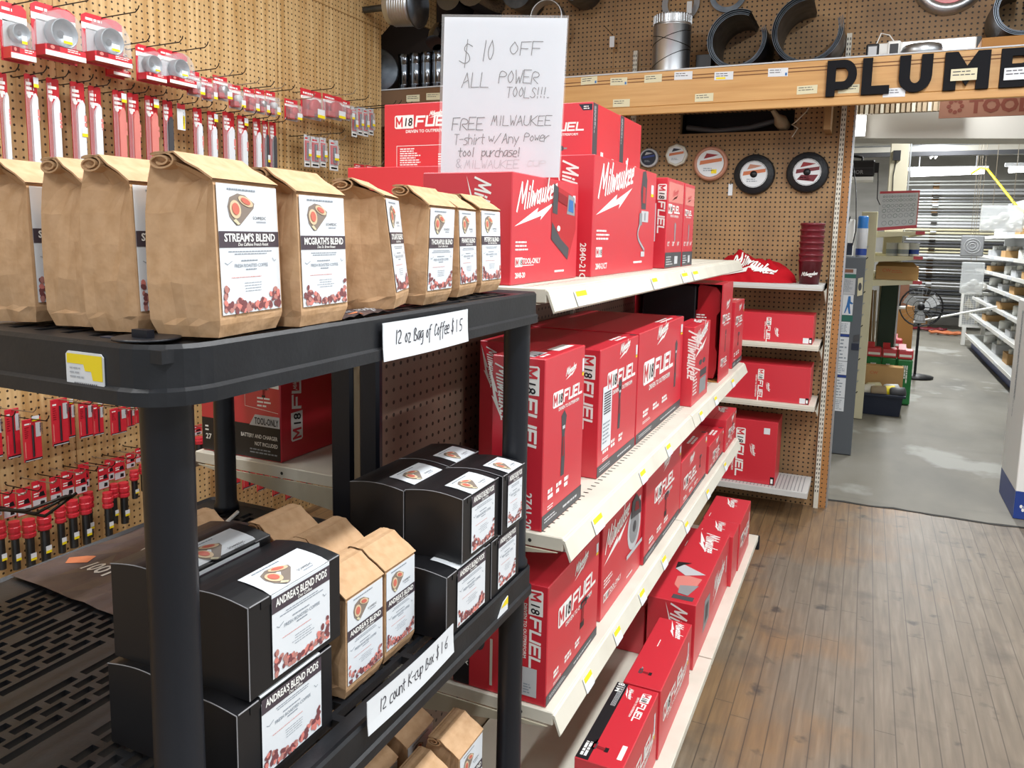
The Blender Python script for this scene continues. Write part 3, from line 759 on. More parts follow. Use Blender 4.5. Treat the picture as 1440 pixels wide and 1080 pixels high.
def sd_fuelv(num=None, w0=.5, qr=False):
    """narrow end: M18 FUEL reading downwards"""
    def d(b, f, w, h):
        H = min(.0225, w*.3, h*.60/7.4)
        s = f.sub(w-H*1.9 if w > .1 else w*.38, h*.955, -PI/2)
        fuel(b, s, 0, 0, H*1.25)
        if num: b.text(f.sub(w-H*1.7 if w > .1 else w*.4, h*.22, -PI/2), num, 0, 0, H*.75, 'white', bold=.02)
        if w > .1: logo(b, f.sub(w*.06, h*.95, -PI/2), 0, 0, h*.34, rise=.12)
        if qr: b.rect(f, w-.055, h*.06, .034, h*.24, 'lgrey'); b.lines(f, w-.050, h*.08, .02, h*.09, 4, 'inkf', 2, 3)
    return d
def sd_logov(s=.8, num=None):
    def d(b, f, w, h):
        L = h*s; logo(b, f.sub(w*.82 if w < .15 else w-.075, h*.95, -PI/2), 0, -.005, L, rise=.0, bolt=False, w=.24)
        b.poly(f, [(w-.10, h*.97), (w-.075, h*.62), (w-.085, h*.64), (w-.07, h*.42), (w-.094, h*.70), (w-.085, h*.68)] if w > .12 else [(w*.2, h*.9), (w*.3, h*.6), (w*.22, h*.62)], 'white')
        if num: b.text(f.sub(w-.03, h*.28, -PI/2), num, 0, 0, .016, 'white', bold=.02)
    return d
def td_label(b, f, w, d):
    b.rect(f, w*.5, d*.15, w*.4, .028, 'white'); b.lines(f, w*.08, .01, w*.3, .03, 2, 'white', 1, 4); b.rect(f, w*.05, d*.25, w*.3, d*.3, 'paper')
def td_text(b, f, w, d): b.lines(f, w*.55, .012, w*.35, .03, 2, 'white', 1, 7, .6); b.rect(f, w-.018, .004, .014, .018, 'dgrey', 2)
def td_logo(b, f, w, d):
    logo(b, f.sub(w*.95, d*.55, PI), 0, 0, min(.12, w*.7), rise=.12, w=.24); b.lines(f.sub(w*.1, d*.85, 0), 0, 0, w*.15, .006, 1, 'white', 1, 2)
def carton(label, X, dx, Y0, Y1, z0, z1, front=None, side=None, top=None, rz=0, m='red', group=None, flap=True, name='tool_box'):
    b = MB(); w, h = Y1-Y0, z1-z0
    b.box((-dx, 0, 0), (0, w, h), m, .0018)
    if front: front(b, Fr((0, 0, 0), (0, 1, 0), (0, 0, 1)), w, h)
    if side: side(b, Fr((-dx, 0, 0), (1, 0, 0), (0, 0, 1)), dx, h)
    if top: top(b, Fr((0, 0, h), (0, 1, 0), (-1, 0, 0)), w, dx)
    if flap:    # seam of the closing flap along the top
        b.rect(Fr((0, 0, h), (0, 1, 0), (-1, 0, 0)), .004, dx*.5, w-.008, .0012, 'dred')
    o = b.make(name); o.location = (X, Y0, z0); o.rotation_euler = (0, 0, rz)
    tag(o, label, 'box', group); return o
E1 = .0008
# top shelf
T = Z_TOP+E1
carton('red tool-only inflator box on the top shelf under the white discount sign', -.630, .20, 1.366, 1.738, T, 1.720, fd_logo(pic_inflator, only='TOOL-ONLY', num='2848-20', py=.2, ps=.72), sd_logov(.60))
carton('big red box picturing a transfer pump, second on the top shelf', -.610, .22, 1.790, 2.385, T, 1.794, fd_logo(pic_pump, .9, px=.60, ps=.75, num='2840-21CT'), sd_logov(.52, '2840-21CT'))
def fd_sock(b, f, w, h):
    H = w*.11; fuel(b, f, w*.06, h*.62, H, strap=True); b.rect(f, w*.05, h*.74, w*.9, h*.22, 'pink'); logo(b, f, w*.3, h*.8, w*.35, m='red')
    b.poly(f, [(w*.5, h*.3), (w*.56, h*.3), (w*.57, h*.5), (w*.52, h*.52), (w*.48, h*.5)], 'grey')
    for k in range(3): b.text(f, ('1/2"', '3/8"', '1/4"')[k], w*(.08+.3*k), h*.25, h*.05, 'white', bold=.02)
    b.rect(f, 0, .002, w, h*.17, 'dgrey'); b.lines(f, w*.06, h*.03, w*.4, h*.11, 4, 'lgrey', 2, 3); b.rect(f, w*.55, h*.04, w*.2, h*.09, 'lgrey', 2)
def sd_bar(b, f, w, h):
    fuel(b, f.sub(w-.03, h*.93, -PI/2), 0, 0, .024, strap=False); b.rect(f, w-.065, h*.3, .03, h*.42, 'paper')
    for k in range(14): b.rect(f, w-.062, h*(.33+.026*k), .024, h*.012, 'ink', 2)
carton('narrow red wrench box with a barcode on its end, near the end of the shelf', -.590, .22, 2.455, 2.688, T, 1.788, fd_sock, sd_bar)
carton('last narrow red wrench box at the far end of the top shelf', -.588, .22, 2.695, 2.86, T, 1.787, fd_sock, sd_bar)
def sd_spec(side_strip=True, spec=True):
    def d(b, f, w, h):
        H = w*.085 if spec else .035
        if spec:
            fuel(b, f, w*.10, h*.64, .033, strap=True); logo(b, f, w*.42, h*.80, .05, rise=.1, w=.3)
            b.stroke(f, [(w*.12, .0), (w*.12, h*.36), (w*.62, h*.36)], .0015, 'white'); b.lines(f, w*.15, h*.02, w*.2, h*.31, 9, 'white', 1, 3, .5); b.lines(f, w*.5, h*.02, w*.16, h*.22, 6, 'white', 1, 5, .5); pic_drill(b, f, w*.66, h*.3, .045)
        else:
            fuel(b, f, w*.12, h*.58, .026); b.poly(f, [(w*.80, h*.97), (w-.002, h*.97), (w-.002, h*.88), (w*.86, h*.88)], 'navy'); b.lines(f, w*.87, h*.89, w*.1, h*.06, 2, 'white', 2, 3); pic_drill(b, f, w*.45, h*.1, .06)
    return d
def fd_strip(b, f, w, h):
    b.rect(f, .002, .002, w*.16, h-.004, 'dgrey'); b.lines(f.sub(w*.04, h*.95, -PI/2), 0, 0, h*.45, w*.06, 2, 'lgrey', 2, 4)
    b.lines(f.sub(w*.3, h*.3, -PI/2), 0, 0, h*.26, w*.1, 2, 'white', 1, 8, .8); b.lines(f.sub(w*.72, h*.25, -PI/2), 0, 0, h*.2, w*.08, 2, 'white', 1, 9, .8)
carton('red box with a dark edge strip standing on top of the pump box', -.762, .22, 2.205, 2.474, 1.795, 1.990, fd_strip, sd_spec(spec=False))
carton('red box with a dark edge strip stacked behind another above the wrench boxes', -.762, .22, 2.480, 2.735, 1.795, 1.992, fd_strip, None)
carton('long red box on the far top shelf, carrying the box printed with specifications', -.99, .46, 1.95, 2.40, T, 1.790, None, None)
carton('red box with printed specification table, left of the white discount sign', -1.00, .385, 2.05, 2.35, 1.7908, 1.987, None, sd_spec())
# middle shelf
M_ = Z_MID+E1
carton('tall red drill box numbered 2741-20 at the near end of the middle shelf', -.546, .113, 1.352, 1.580, M_, 1.364, fd_fuel(pic_tall, .10, .2, .70, .42, .25, .40), sd_fuelv('2741-20'), td_label)
carton('red box with a white barcode label on its front, second on the middle shelf', -.556, .32, 1.722, 2.052, M_, 1.333, fd_fuel(pic_tall, .085, .18, .66, .48, .28, .42, upc=True), sd_fuelv(), td_text)
carton('longest red drill box, third on the middle shelf', -.556, .35, 2.064, 2.625, M_, 1.335, fd_fuel(pic_tall, .12, .10, .52, .80, .28, .50, words=3, wy=.2), None, td_text)
def fd_small(b, f, w, h):
    logo(b, f, w*.08, h*.70, w*.75, rise=.25, w=.26); 
    for k in range(2): b.disc(f, w*(.45+.22*k), h*.5, w*.09, h*.035, 'dgrey')
    b.lines(f, w*.05, h*.12, w*.25, h*.3, 7, 'white', 1, 6); b.rect(f, w*.45, h*.3, w*.4, h*.09, 'dgrey'); b.rect(f, w*.45, h*.08, w*.4, h*.2, 'grey')
carton('small red box with vertical lettering, in front of the open carton', -.520, .075, 2.640, 2.93, M_, 1.297, fd_small, sd_logov(.62), td_logo)
def open_carton():
    X, Y0, Y1, z1 = -.516, 3.15, 3.40, 1.42
    O = (X-.15, (Y0+Y1)/2, M_)
    t = thing('open_carton', 'tall carton open at one end with a red tool case and black lining inside', 'box', O)
    b = MB(); x0 = X-.36
    b.box((X-.004, Y0, M_), (X, Y1, z1), 'red'); b.box((x0, Y0, z1-.004), (X-.004, Y1, z1), 'red'); b.box((x0, Y1-.004, M_), (X-.004, Y1, z1-.004), 'red'); b.box((x0, Y0, M_), (x0+.004, Y1, z1-.004), 'red'); b.box((x0+.004, Y0, M_), (X-.004, Y1-.004, M_+.003), 'cardboard')
    f = Fr((X, Y0, M_), (0, 1, 0), (0, 0, 1)); w, h = Y1-Y0, z1-M_
    fuel(b, f, w*.08, h*.60, w*.12); logo(b, f, w*.4, h*.75, w*.35, w=.28); pic_tall(b, f, w*.45, h*.28, h*.24); fuel(b, f, w*.1, h*.16, w*.10)
    b.make('carton', t, O)
    b = MB(); b.box((x0+.03, Y0+.012, M_+.004), (X-.11, Y1-.02, z1-.012), 'black', .004)
    b.make('lining', t, O)
    b = MB(); c = X-.062
    fr = Fr((0, Y1-.03, 0), (1, 0, 0), (0, 0, 1))
    b.prism(fr, [(c-.042, M_+.04), (c-.03, M_+.01), (c+.035, M_+.01), (c+.045, M_+.05), (c+.045, M_+.12), (c+.036, M_+.14), (c+.036, M_+.27), (c+.05, M_+.29), (c+.05, M_+.36), (c+.03, M_+.385), (c-.036, M_+.393), (c-.042, M_+.38), (c-.042, M_+.29), (c-.07, M_+.28), (c-.075, M_+.16)], .19, 'red2')
    b.lines(Fr((c-.045, Y0+.029, M_+.255), (1, 0, 0), (0, 0, 1)), 0, 0, .05, .02, 2, 'white', 1, 3)
    b.make('tool_case', t, O)
open_carton()
carton('last red box on the middle shelf, dark band along its foot', -.520, .20, 3.525, 3.80, M_, 1.318, fd_fuel(pic_drill, .11, .1, .66, .45, .3, .25), None, td_text)
carton('red box lying at the back of the middle shelf behind the longest box', -.70, .20, 2.80, 3.12, M_, 1.20, None, None)
# lower shelf
L_ = Z_LOW+E1
def sd_R1(b, f, w, h):
    sd_fuelv(None, qr=True)(b, f, w, h)
    b.rect(f, .002, .002, .038, h-.004, 'black'); b.text(f.sub(.026, h*.55, -PI/2), 'TOOL-ONLY', 0, 0, .012, 'white', 2, bold=.02); b.lines(f.sub(.008, h*.7, -PI/2), 0, 0, h*.6, .014, 2, 'inkf', 2, 3)
    b.disc(f, .062, h*.42, .014, .022, 'dgrey'); b.disc(f, .062, h*.42, .007, .011, 'inkf', 2); b.rect(f, .088, h*.06, .006, h*.4, 'cream')
carton('big red box at the near end of the lower shelf, white code label', -.527, .215, 1.352, 1.672, L_, .908, fd_fuel(pic_drill, .10, .18, .56, .62, .28, .30), sd_R1, td_text)
carton('red box picturing a circular saw on the lower shelf', -.538, .34, 1.735, 2.098, L_, .908, fd_logo(pic_saw, 1.0, px=.58, py=.32, ps=.85, only='TOOL-ONLY'), None, td_text)
carton('red fuel box right of the circular saw box on the lower shelf', -.530, .32, 2.108, 2.570, L_, .922, fd_fuel(pic_drill, .10, .22, .58, .52, .24, .34), None, td_text)
carton('low long red box in the middle of the lower shelf', -.530, .24, 2.580, 3.05, L_, .835, fd_fuel(pic_drill, .13, .10, .40, .70, .40, .32), None, td_text)
carton('small red box with a price sticker, second from the far end of the lower shelf', -.526, .13, 3.085, 3.43, L_, .768, fd_fuel(pic_drill, .15, .25, .36, .7, .4, .3, band=True), None, td_text)
carton('small red box at the far end of the lower shelf', -.519, .12, 3.445, 3.73, L_, .800, fd_fuel(pic_drill, .14, .25, .36, .65, .4, .3, band=False), None, td_logo)
# base deck
B_ = Z_BASE+E1
def td_B1(b, f, w, d):
    b.rect(f, .002, d*.72, w-.004, d*.27, 'black'); b.lines(f.sub(w*.97, d*.76, 0).sub(0, 0, 0), -w*.3, 0, w*.3, d*.12, 4, 'lgrey', 2, 3); b.lines(f, w*.04, d*.78, w*.2, d*.16, 2, 'white', 2, 9, .7); b.text(f, 'M18', w*.86, d*.8, .018, 'white', 2, bold=.02)
    g = f.sub(w*.95, d*.06, PI/2); fuel(b, f.sub(w*.93, d*.30, PI), 0, 0, .020, strap=True); logo(b, f.sub(w*.95, d*.66, PI), 0, 0, .05, w=.24); b.rect(f, w*.10, d*.1, w*.16, .012, 'white'); pic_drill(b, f, w*.14, d*.42, .05)
def td_B2(b, f, w, d): logo(b, f.sub(w*.97, d*.45, PI), 0, 0, .10, w=.24); pic_drill(b, f, w*.15, d*.4, .045); b.lines(f, w*.55, d*.6, w*.15, .006, 1, 'white', 1, 3)
def td_B3(b, f, w, d):
    logo(b, f.sub(w*.95, d*.52, PI), 0, 0, .20, rise=.12, w=.24); g = f.sub(w*.30, d*.12, PI/2)
    b.poly(g, [(0, .0), (.05, -.01), (.085, .01), (.08, .08), (.05, .12), (.01, .10)], 'pink'); b.poly(g, [(-.005, -.04), (.09, -.10), (.105, -.05), (.06, -.005)], 'lgrey', 2); b.poly(g, [(.06, -.12), (.11, -.11), (.105, -.05), (.085, -.09)], 'black', 3); b.poly(g, [(.0, .06), (.06, .08), (.055, .14), (.02, .15)], 'grey', 3); b.rect(f, w*.03, d*.1, .03, .07, 'dgrey')
    b.lines(f, w*.7, d*.85, w*.12, .006, 1, 'white', 1, 3)
def fd_B3(b, f, w, h):
    logo(b, f, w*.5, h*.5, w*.35, rise=.05); b.poly(f, [(w*.22, h*.25), (w*.38, h*.3), (w*.39, h*.7), (w*.24, h*.75)], 'grey'); b.poly(f, [(w*.26, h*.35), (w*.34, h*.38), (w*.35, h*.62), (w*.27, h*.64)], 'dgrey', 2); b.rect(f, w*.9, h*.4, .012, h*.3, 'paper')
def fd_B(b, f, w, h):
    fuel(b, f, w*.1, h*.45, h*.2); logo(b, f, w*.62, h*.4, w*.3); b.rect(f, w*.88, h*.5, .012, h*.3, 'paper'); b.rect(f, w*.88, h*.44, .012, h*.06, 'yellow')
carton('red box with a black strip along its top, nearest on the bottom deck', -.427, .115, 1.585, 1.928, B_, .388, fd_B, None, td_B1, flap=False)
carton('plain-topped red box, second on the bottom deck', -.423, .105, 1.936, 2.338, B_, .388, fd_B, None, td_B2, flap=False)
carton('biggest red box on the bottom deck, picturing a tool with white guard', -.428, .160, 2.42, 3.10, B_, .412, fd_B3, sd_logov(.9), td_B3, flap=False)
carton('red box between the biggest and the last box of the bottom deck', -.416, .150, 3.108, 3.27, B_, .398, None, None, td_logo, flap=False)
carton('last red box at the far end of the bottom deck', -.412, .158, 3.275, 3.60, B_, .398, fd_B, None, td_logo, flap=False)
carton('dark red box in shade behind the biggest box on the bottom deck', -.60, .10, 2.44, 2.75, B_, .36, None, None, None, flap=False)
# boxes on the wall shelving, seen end-on
def sd_wall(fx=.5, num=True):
    def d(b, f, w, h):
        H = min(.035, h/8.2); fuel(b, f.sub(w*fx, h*.86, -PI/2), 0, 0, H*1.1); logo(b, f.sub(w*fx+.05, h*.5, -PI/2), 0, 0, .05, w=.3)
        b.rect(f, w-.05, .004, .03, .030, 'paper'); b.rect(f, w-.018, .003, .016, .034, 'black'); b.rect(f, w-.016, .008, .01, .018, 'white', 2)
    return d
def wallbox(label, x0, x1, y0, dy, z0, z1, d):
    b = MB(); b.box((0, 0, 0), (x1-x0, dy, z1-z0), 'red', .0018); d(b, Fr((0, 0, 0), (1, 0, 0), (0, 0, 1)), x1-x0, z1-z0)
    b.rect(Fr((0, 0, z1-z0), (1, 0, 0), (0, 1, 0)), .003, dy*.5, x1-x0-.006, .0015, 'dred')
    o = b.make('tool_box'); o.location = (x0, y0, z0); tag(o, label, 'box')
wallbox('flat red box on the upper of the three wall shelves below the cloth', -.74, -.246, 4.54, .22, 1.0265, 1.188, sd_wall(.50))
wallbox('wide red box on the wall shelf below the flat red box', -.86, -.242, 4.53, .25, .6875, .897, sd_wall(.55))
def sd_w3(b, f, w, h):
    fuel(b, f.sub(w-.225, h*.86, -PI/2), 0, 0, .045); logo(b, f.sub(w-.14, h*.62, -PI/2), 0, 0, .07, w=.28); b.rect(f, w-.075, h*.80, .034, .036, 'paper'); b.rect(f, w-.026, .003, .022, .045, 'black'); b.rect(f, w-.022, .010, .012, .026, 'white', 2)
wallbox('large red box on the bottom wall shelf beside the bare peg board', -.86, -.398, 4.55, .25, .1908, .562, sd_w3)
# boxes on the far side of the shelving, seen through the rack
def sd_L1(b, f, w, h):
    b.rect(f, .002, .002, w-.004, h*.27, 'black'); b.poly(f, [(w*.62, h*.27), (w*.69, h*.36), (w-.003, h*.36), (w-.003, h*.27)], 'lgrey', 2)
    b.text(f, 'TOOL-ONLY', w-.006, h*.285, h*.055, 'black', 3, 'r', bold=.02, maxw=w*.29); b.text(f, 'BATTERY AND CHARGER', w-.01, h*.17, h*.032, 'white', 2, 'r', bold=.01, maxw=w*.45); b.text(f, 'NOT INCLUDED', w-.01, h*.11, h*.032, 'white', 2, 'r', bold=.01, maxw=w*.28)
    b.lines(f, w*.62, h*.04, w*.36, h*.05, 2, 'inkf', 2, 4); b.text(f, '27', w*.055, h*.1, h*.045, 'white', 2, bold=.02); b.lines(f, w*.05, h*.16, w*.06, h*.06, 2, 'white', 2, 3)
    b.poly(f, [(w*.55, h*.60), (w-.004, h*.58), (w-.004, h*.61), (w*.55, h*.635)], 'white'); b.lines(f, w*.72, h*.42, w*.18, h*.09, 3, 'white', 1, 5); b.stroke(f, [(w*.57, h*.57), (w*.57, h*.42), (w*.97, h*.39)], .001, 'white'); pic_drill(b, f, w*.78, h*.50, .03)
    b.lines(f, w*.7, h*.70, w*.27, h*.2, 5, 'white', 1, 6, .4)
def fd_L1(b, f, w, h): fuel(b, f.sub(w*.20, h*.14, PI/2), 0, 0, .034, strap=False); logo(b, f.sub(w*.16, h*.55, PI/2), 0, 0, .05, bolt=False)
carton('dark red tool-only box seen through the black rack on the far side shelf', -1.206, .248, 1.362, 1.72, 1.061, 1.36, fd_L1, sd_L1)
# ================================================================ coffee
def label_art(b, f, w, h, title, sub, seed=1, l=1, rot_fig=0):
    r = random.Random(seed)
    n = 12                                              # sheet, cut in rows so that it can bend over an edge
    for k in range(n): b.rect(f, 0, h*k/n, w, h/n, 'label', l-1+.2)
    b.lines(f, w*.16, h*.952, w*.68, h*.018, 1, 'inkf', l, seed, .8)
    # halved fig
    cx, cy, s = w*.38, h*.815, w*.30
    D = b; q_ = h*.130/s
    class b2:
        poly = staticmethod(lambda f, P, m, l: D.poly(f, [(x, cy+(y-cy)*q_) for x, y in P], m, l))
        @staticmethod
        def disc(f, x, y, rx, ry, m, l, n, a):
            c_, s_ = math.cos(a), math.sin(a); D.poly(f, [(x+rx*math.cos(t)*c_-ry*math.sin(t)*s_, cy+(y+rx*math.cos(t)*s_+ry*math.sin(t)*c_-cy)*q_) for t in [2*PI*k/n for k in range(n)]], m, l)
    b = b2
    b.poly(f, [(cx-.75*s, cy+.1*s), (cx-.62*s, cy+.65*s), (cx-.2*s, cy+.9*s), (cx+.2*s, cy+.82*s), (cx+.72*s, cy+.36*s), (cx+.66*s, cy+.06*s), (cx-.12*s, cy-.98*s), (cx-.32*s, cy-1.0*s), (cx-.66*s, cy-.5*s)], 'figskin', l)
    b.poly(f, [(cx-.5*s, cy-.72*s), (cx-.26*s, cy-.97*s), (cx-.14*s, cy-.9*s), (cx-.36*s, cy-.6*s)], 'cream2', l+1)
    b.disc(f, cx-.36*s, cy-.05*s, .30*s, .55*s, 'figflesh', l+1, 16, .1); b.disc(f, cx-.36*s, cy-.02*s, .19*s, .36*s, 'figred', l+2, 14, .1)
    b.disc(f, cx+.22*s, cy+.45*s, .24*s, .46*s, 'figflesh', l+1, 16, .95); b.disc(f, cx+.20*s, cy+.46*s, .15*s, .30*s, 'figred', l+2, 12, .95)
    b = D
    b.text(f, 'SCHMEDIC', w*.56, h*.735, h*.026, 'ink', l, maxw=w*.34); b.lines(f, w*.62, h*.708, w*.24, h*.016, 1, 'inkg', l, 4, .8)
    # name band
    b.rect(f, 0, h*.515, w, h*.125, 'band', l)
    b.text(f, title, w*.5, h*.562, h*.062, 'white', l+1, 'c', bold=.03, maxw=w*.88); b.text(f, sub, w*.54, h*.527, h*.026, 'white', l+1, 'c', bold=.012, shear=.2, maxw=w*.66)
    b.lines(f, w*.10, h*.455, w*.80, h*.038, 2, 'inkf', l, seed+2, .4, 'c'); b.lines(f, w*.33, h*.405, w*.34, h*.014, 1, 'inkf', l, 5, .7)
    b.text(f, 'FRESH ROASTED COFFEE', w*.5, h*.360, h*.028, 'inkf', l, 'c', bold=.012, maxw=w*.62)
    b.stroke(f, [(w*.07, h*.40), (w*.11, h*.385), (w*.18, h*.41)], h*.005, 'inkf', l); b.stroke(f, [(w*.93, h*.41), (w*.9, h*.40), (w*.87, h*.425)], h*.005, 'inkf', l)
    b.lines(f, w*.40, h*.335, w*.2, h*.014, 1, 'inkf', l, 6, .7); b.lines(f, w*.16, h*.275, w*.68, h*.014, 1, 'pink', l, 7, .35); b.lines(f, w*.3, h*.16, w*.42, h*.085, 4, 'inkf', l, 8, .22, 'c')
    for k in range(80):                                 # printed coffee beans along the foot
        x = r.random(); top = .03+.15*abs(2*x-1)**1.6*(1.2 if x < .5 else 1.1)+.02
        y = r.uniform(.018, max(.022, top)); q = r.uniform(.026, .038)*w*1.2
        x = min(max(x, .05), .95)
        m = r.choice(('bean', 'bean', 'bean2', 'pink')); b.disc(f, x*w, y*h+.008*h, min(q, .05*w), q*.72, m, l+.3+.01*k, 8, r.uniform(0, 3))
def bag_shape(w, d, h, hf, seed):
    r = random.Random(seed); b = MB(); j = lambda a: r.uniform(-a, a)
    prof = [(0, -.006, d-.005, .004, .001), (.012, -.001, d, .001, .001), (.10*h, 0, d+.001, 0, .003), (.30*h, 0, d+.002, 0, .001), (.52*h, 0, d+.001, 0, .003), (.70*h, 0, d-.001, 0, .008),
            (hf-.006, 0, d-.004, .001, .015), (hf, -.002, d-.005, .0015, .018), (hf+(h-hf)*.55, -.36*d, d-.008, .002, .010), (h-.002, -.62*d, .86*d, .001, .002), (h, -.70*d, .80*d, .001, .0)]
    nf, ns, nb = 7, 5, 5; rings = []
    for i, (z, f, bk, e, g) in enumerate(prof):
        P = []
        for k in range(nf): P.append((f-(abs(j(.0006)) if 0 < k < nf-1 else 0), e+(w-2*e)*k/(nf-1), z))
        for k in range(1, ns+1):                         # right gusset
            t = k/(ns+1); P.append((f+(-bk-f)*t, w-e-g*math.sin(PI*t)+j(.0019), z+j(.002)*(0 < i < 9)))
        for k in range(nb): P.append((-bk-abs(j(.0008)), w-e-(w-2*e)*k/(nb-1), z))
        for k in range(1, ns+1):
            t = k/(ns+1); P.append((-bk+(f+bk)*t, e+g*math.sin(PI*t)+j(.0019), z+j(.002)*(0 < i < 9)))
        rings.append(P)
    n = len(rings[0]); vs = [p for R in rings for p in R]; fs = []
    for i in range(len(rings)-1):
        for k in range(n):
            k2 = (k+1) % n; fs.append((i*n+k, i*n+k2, (i+1)*n+k2, (i+1)*n+k))
    fs.append(list(range(n))[::-1]); b.add(vs, fs, 'kraft')
    # crease lines pressed into the gussets
    for y, q in ((.0, -1), (w, 1)):
        fr = Fr((0, y+.0012*q, 0), (-q, 0, 0) if q > 0 else (1, 0, 0), (0, 0, 1))
    return b
def roll_shape(w, d, h):
    hf = h-.021
    b = MB(); P = []; n = 30                             # the paper rolled down over itself, open spiral at both ends
    cx, cz = -.70*d, h-.0035
    for k in range(n+1):
        t = k/n; a = PI*.72-t*3.6*PI; q = .0135*(1-.72*t)
        P.append((cx+1.25*q*math.cos(a)-.001, cz+q*.62*math.sin(a)))
    P = [(.0012, hf-.001), (-.18*d, hf+(h-hf)*.42), (-.36*d, hf+(h-hf)*.75), (-.52*d, h+.004)]+P
    th = .0009; vs = []; fs = []; N = len(P)
    for i, (x, z) in enumerate(P):
        a, c = P[max(i-1, 0)], P[min(i+1, N-1)]; dx, dz = c[0]-a[0], c[1]-a[1]; L = math.hypot(dx, dz) or 1; nx, nz = -dz/L*th, dx/L*th
        vs += [(x+nx, -.001, z+nz), (x-nx, -.001, z-nz), (x+nx, w+.001, z+nz), (x-nx, w+.001, z-nz)]
    for i in range(N-1):
        a, c = i*4, i*4+4
        fs += [(a, c, c+2, a+2), (a+1, a+3, c+3, c+1), (a, a+1, c+1, c), (a+2, c+2, c+3, a+3)]
    return b.add(vs, fs, 'kraft')
_bag = {}
def bag(label, x, y, z, rz, title="ANDREA'S BLEND", sub='Des Caffeine French Roast', w=.094, d=.074, h=.166, seed=1, lean=None, group=None, art=True):
    t = thing('coffee_bag', label, 'bag', (x, y, z), math.radians(rz), group)
    if lean is None: lean = -2 if z > 1.2 else 0
    if lean and lean < 0: t.location.z += .6*d*math.sin(math.radians(-lean))
    if lean: t.rotation_euler = (0, math.radians(lean), math.radians(rz))
    key = (round(w, 3), round(d, 3), round(h, 3), seed % 3)
    hf = h-.021
    if key not in _bag:
        _bag[key] = (bag_shape(w, d, h, hf, seed).make('bag_body', t), roll_shape(w, d, h).make('rolled_top', t))
    else:
        for o in _bag[key]:
            c = o.copy(); C.objects.link(c); c.parent = t
    b = MB(); lw = w*.94; f = Fr((.0012, w*.03, .021), (0, 1, 0), (0, 0, 1))
    if art: label_art(b, f, lw, hf-.025, title, sub, seed)
    else:
        b.rect(f, 0, 0, lw, hf-.025, 'label', .2); b.rect(f, 0, (hf-.025)*.515, lw, .015, 'band')
    o = b.make('label', t); o['label'] = 'white printed label'
    if rz is not None:
        b = MB(); q = random.Random(seed)                # pin-holes of the valve above the label
        for k in range(4): b.disc(Fr((-.3*d, w*.5, hf+.0085), (0, 1, 0), (-.8, 0, .45)), q.uniform(-.008, .008), q.uniform(-.004, .004), .0006, .0006, 'kraftin', 1, 6)
    return t
ZT = Z_R[0]
ST = "STREAM'S BLEND"
bag('kraft coffee bag at the left edge, leftmost of the upper rack shelf', -.784, .520, ZT, 3, ST, seed=1)
bag('kraft coffee bag second from the left on top of the black rack', -.704, .524, ZT, 0, ST, seed=2, d=.066)
bag("kraft coffee bag whose label starts with ST, just left of the full Stream's Blend label", -.631, .518, ZT, 1, ST, seed=3, d=.07)
bag("kraft coffee bag with its Stream's Blend label in full view", -.540, .532, ZT, 7, ST, w=.098, d=.078, h=.168, seed=4)
bag("kraft coffee bag labelled McGrath's Blend", -.536, .640, ZT, 3, "MCGRATH'S BLEND", 'Des St. Brew Roast', w=.086, d=.070, h=.163, seed=5)
bag("kraft coffee bag mostly hidden behind the McGrath's Blend bag", -.655, .742, ZT, 4, "PETER'S BLEND", w=.085, d=.06, h=.16, seed=6)
bag('kraft coffee bag turned so that its blank side faces the camera, mid rack', -.545, .836, ZT, 22, "DYLAN'S BLEND", 'Des Coffee Roast', w=.092, d=.074, h=.166, seed=7, lean=-7)
bag("kraft coffee bag labelled Thorapuli Blend, leaning left", -.566, .940, ZT, 5, 'THORAPULI BLEND', 'Decaf Coffee Roast', w=.088, d=.066, h=.163, seed=8, lean=2)
bag("kraft coffee bag labelled Frank's Blend beside the last bag", -.588, 1.082, ZT, 10, "FRANK'S BLEND", 'Dark Caffeine Roast', w=.092, d=.066, h=.163, seed=9)
bag("kraft coffee bag labelled Peter's Blend, last on the rack beside the red inflator box", -.604, 1.190, ZT, 4, "PETER'S BLEND", 'Des Coffee Blend Roast', w=.092, d=.070, h=.166, seed=10)
Z2 = Z_R[1]
AN = "ANDREA'S BLEND"
bag('kraft coffee bag in front on the middle rack shelf, beside the stacked black boxes', -.590, .782, Z2, 0, AN, 'Des Coffee Roast', w=.086, d=.072, h=.166, seed=11)
bag('kraft coffee bag on the middle rack shelf next to the right stack of black boxes', -.592, .876, Z2, 0, AN, 'Des Coffee Roast', w=.080, d=.072, h=.166, seed=12)
bag('kraft coffee bag in the second row behind the two front bags, label edge showing', -.690, .868, Z2, 0, AN, seed=13, d=.066)
bag('kraft coffee bag with only its pale top showing behind the near black boxes', -.690, .770, Z2, 0, AN, seed=14, d=.066, art=False)
bag('shaded kraft coffee bag in the back row of the middle rack shelf', -.790, .880, Z2, 0, AN, seed=15, d=.066, art=False)
bag('shaded kraft coffee bag in the back row, left of another shaded bag', -.800, .775, Z2, 6, AN, seed=16, d=.066, art=False)
bag('kraft coffee bag corner peeking out left of the back row on the middle shelf', -.900, .80, Z2, 0, AN, seed=17, d=.066, art=False)
Z3 = Z_R[2]+.0
bag('kraft coffee bag at the lower right end of the bottom rack shelf', -.600, 1.120, Z3, 0, AN, seed=18, h=.19)
bag('kraft coffee bag in front on the bottom rack shelf, second from its right end', -.612, 1.012, Z3, 0, AN, seed=19, h=.175)
bag('shaded kraft coffee bag behind the right front bag of the bottom rack shelf', -.700, 1.105, Z3, 0, AN, seed=20, h=.19)
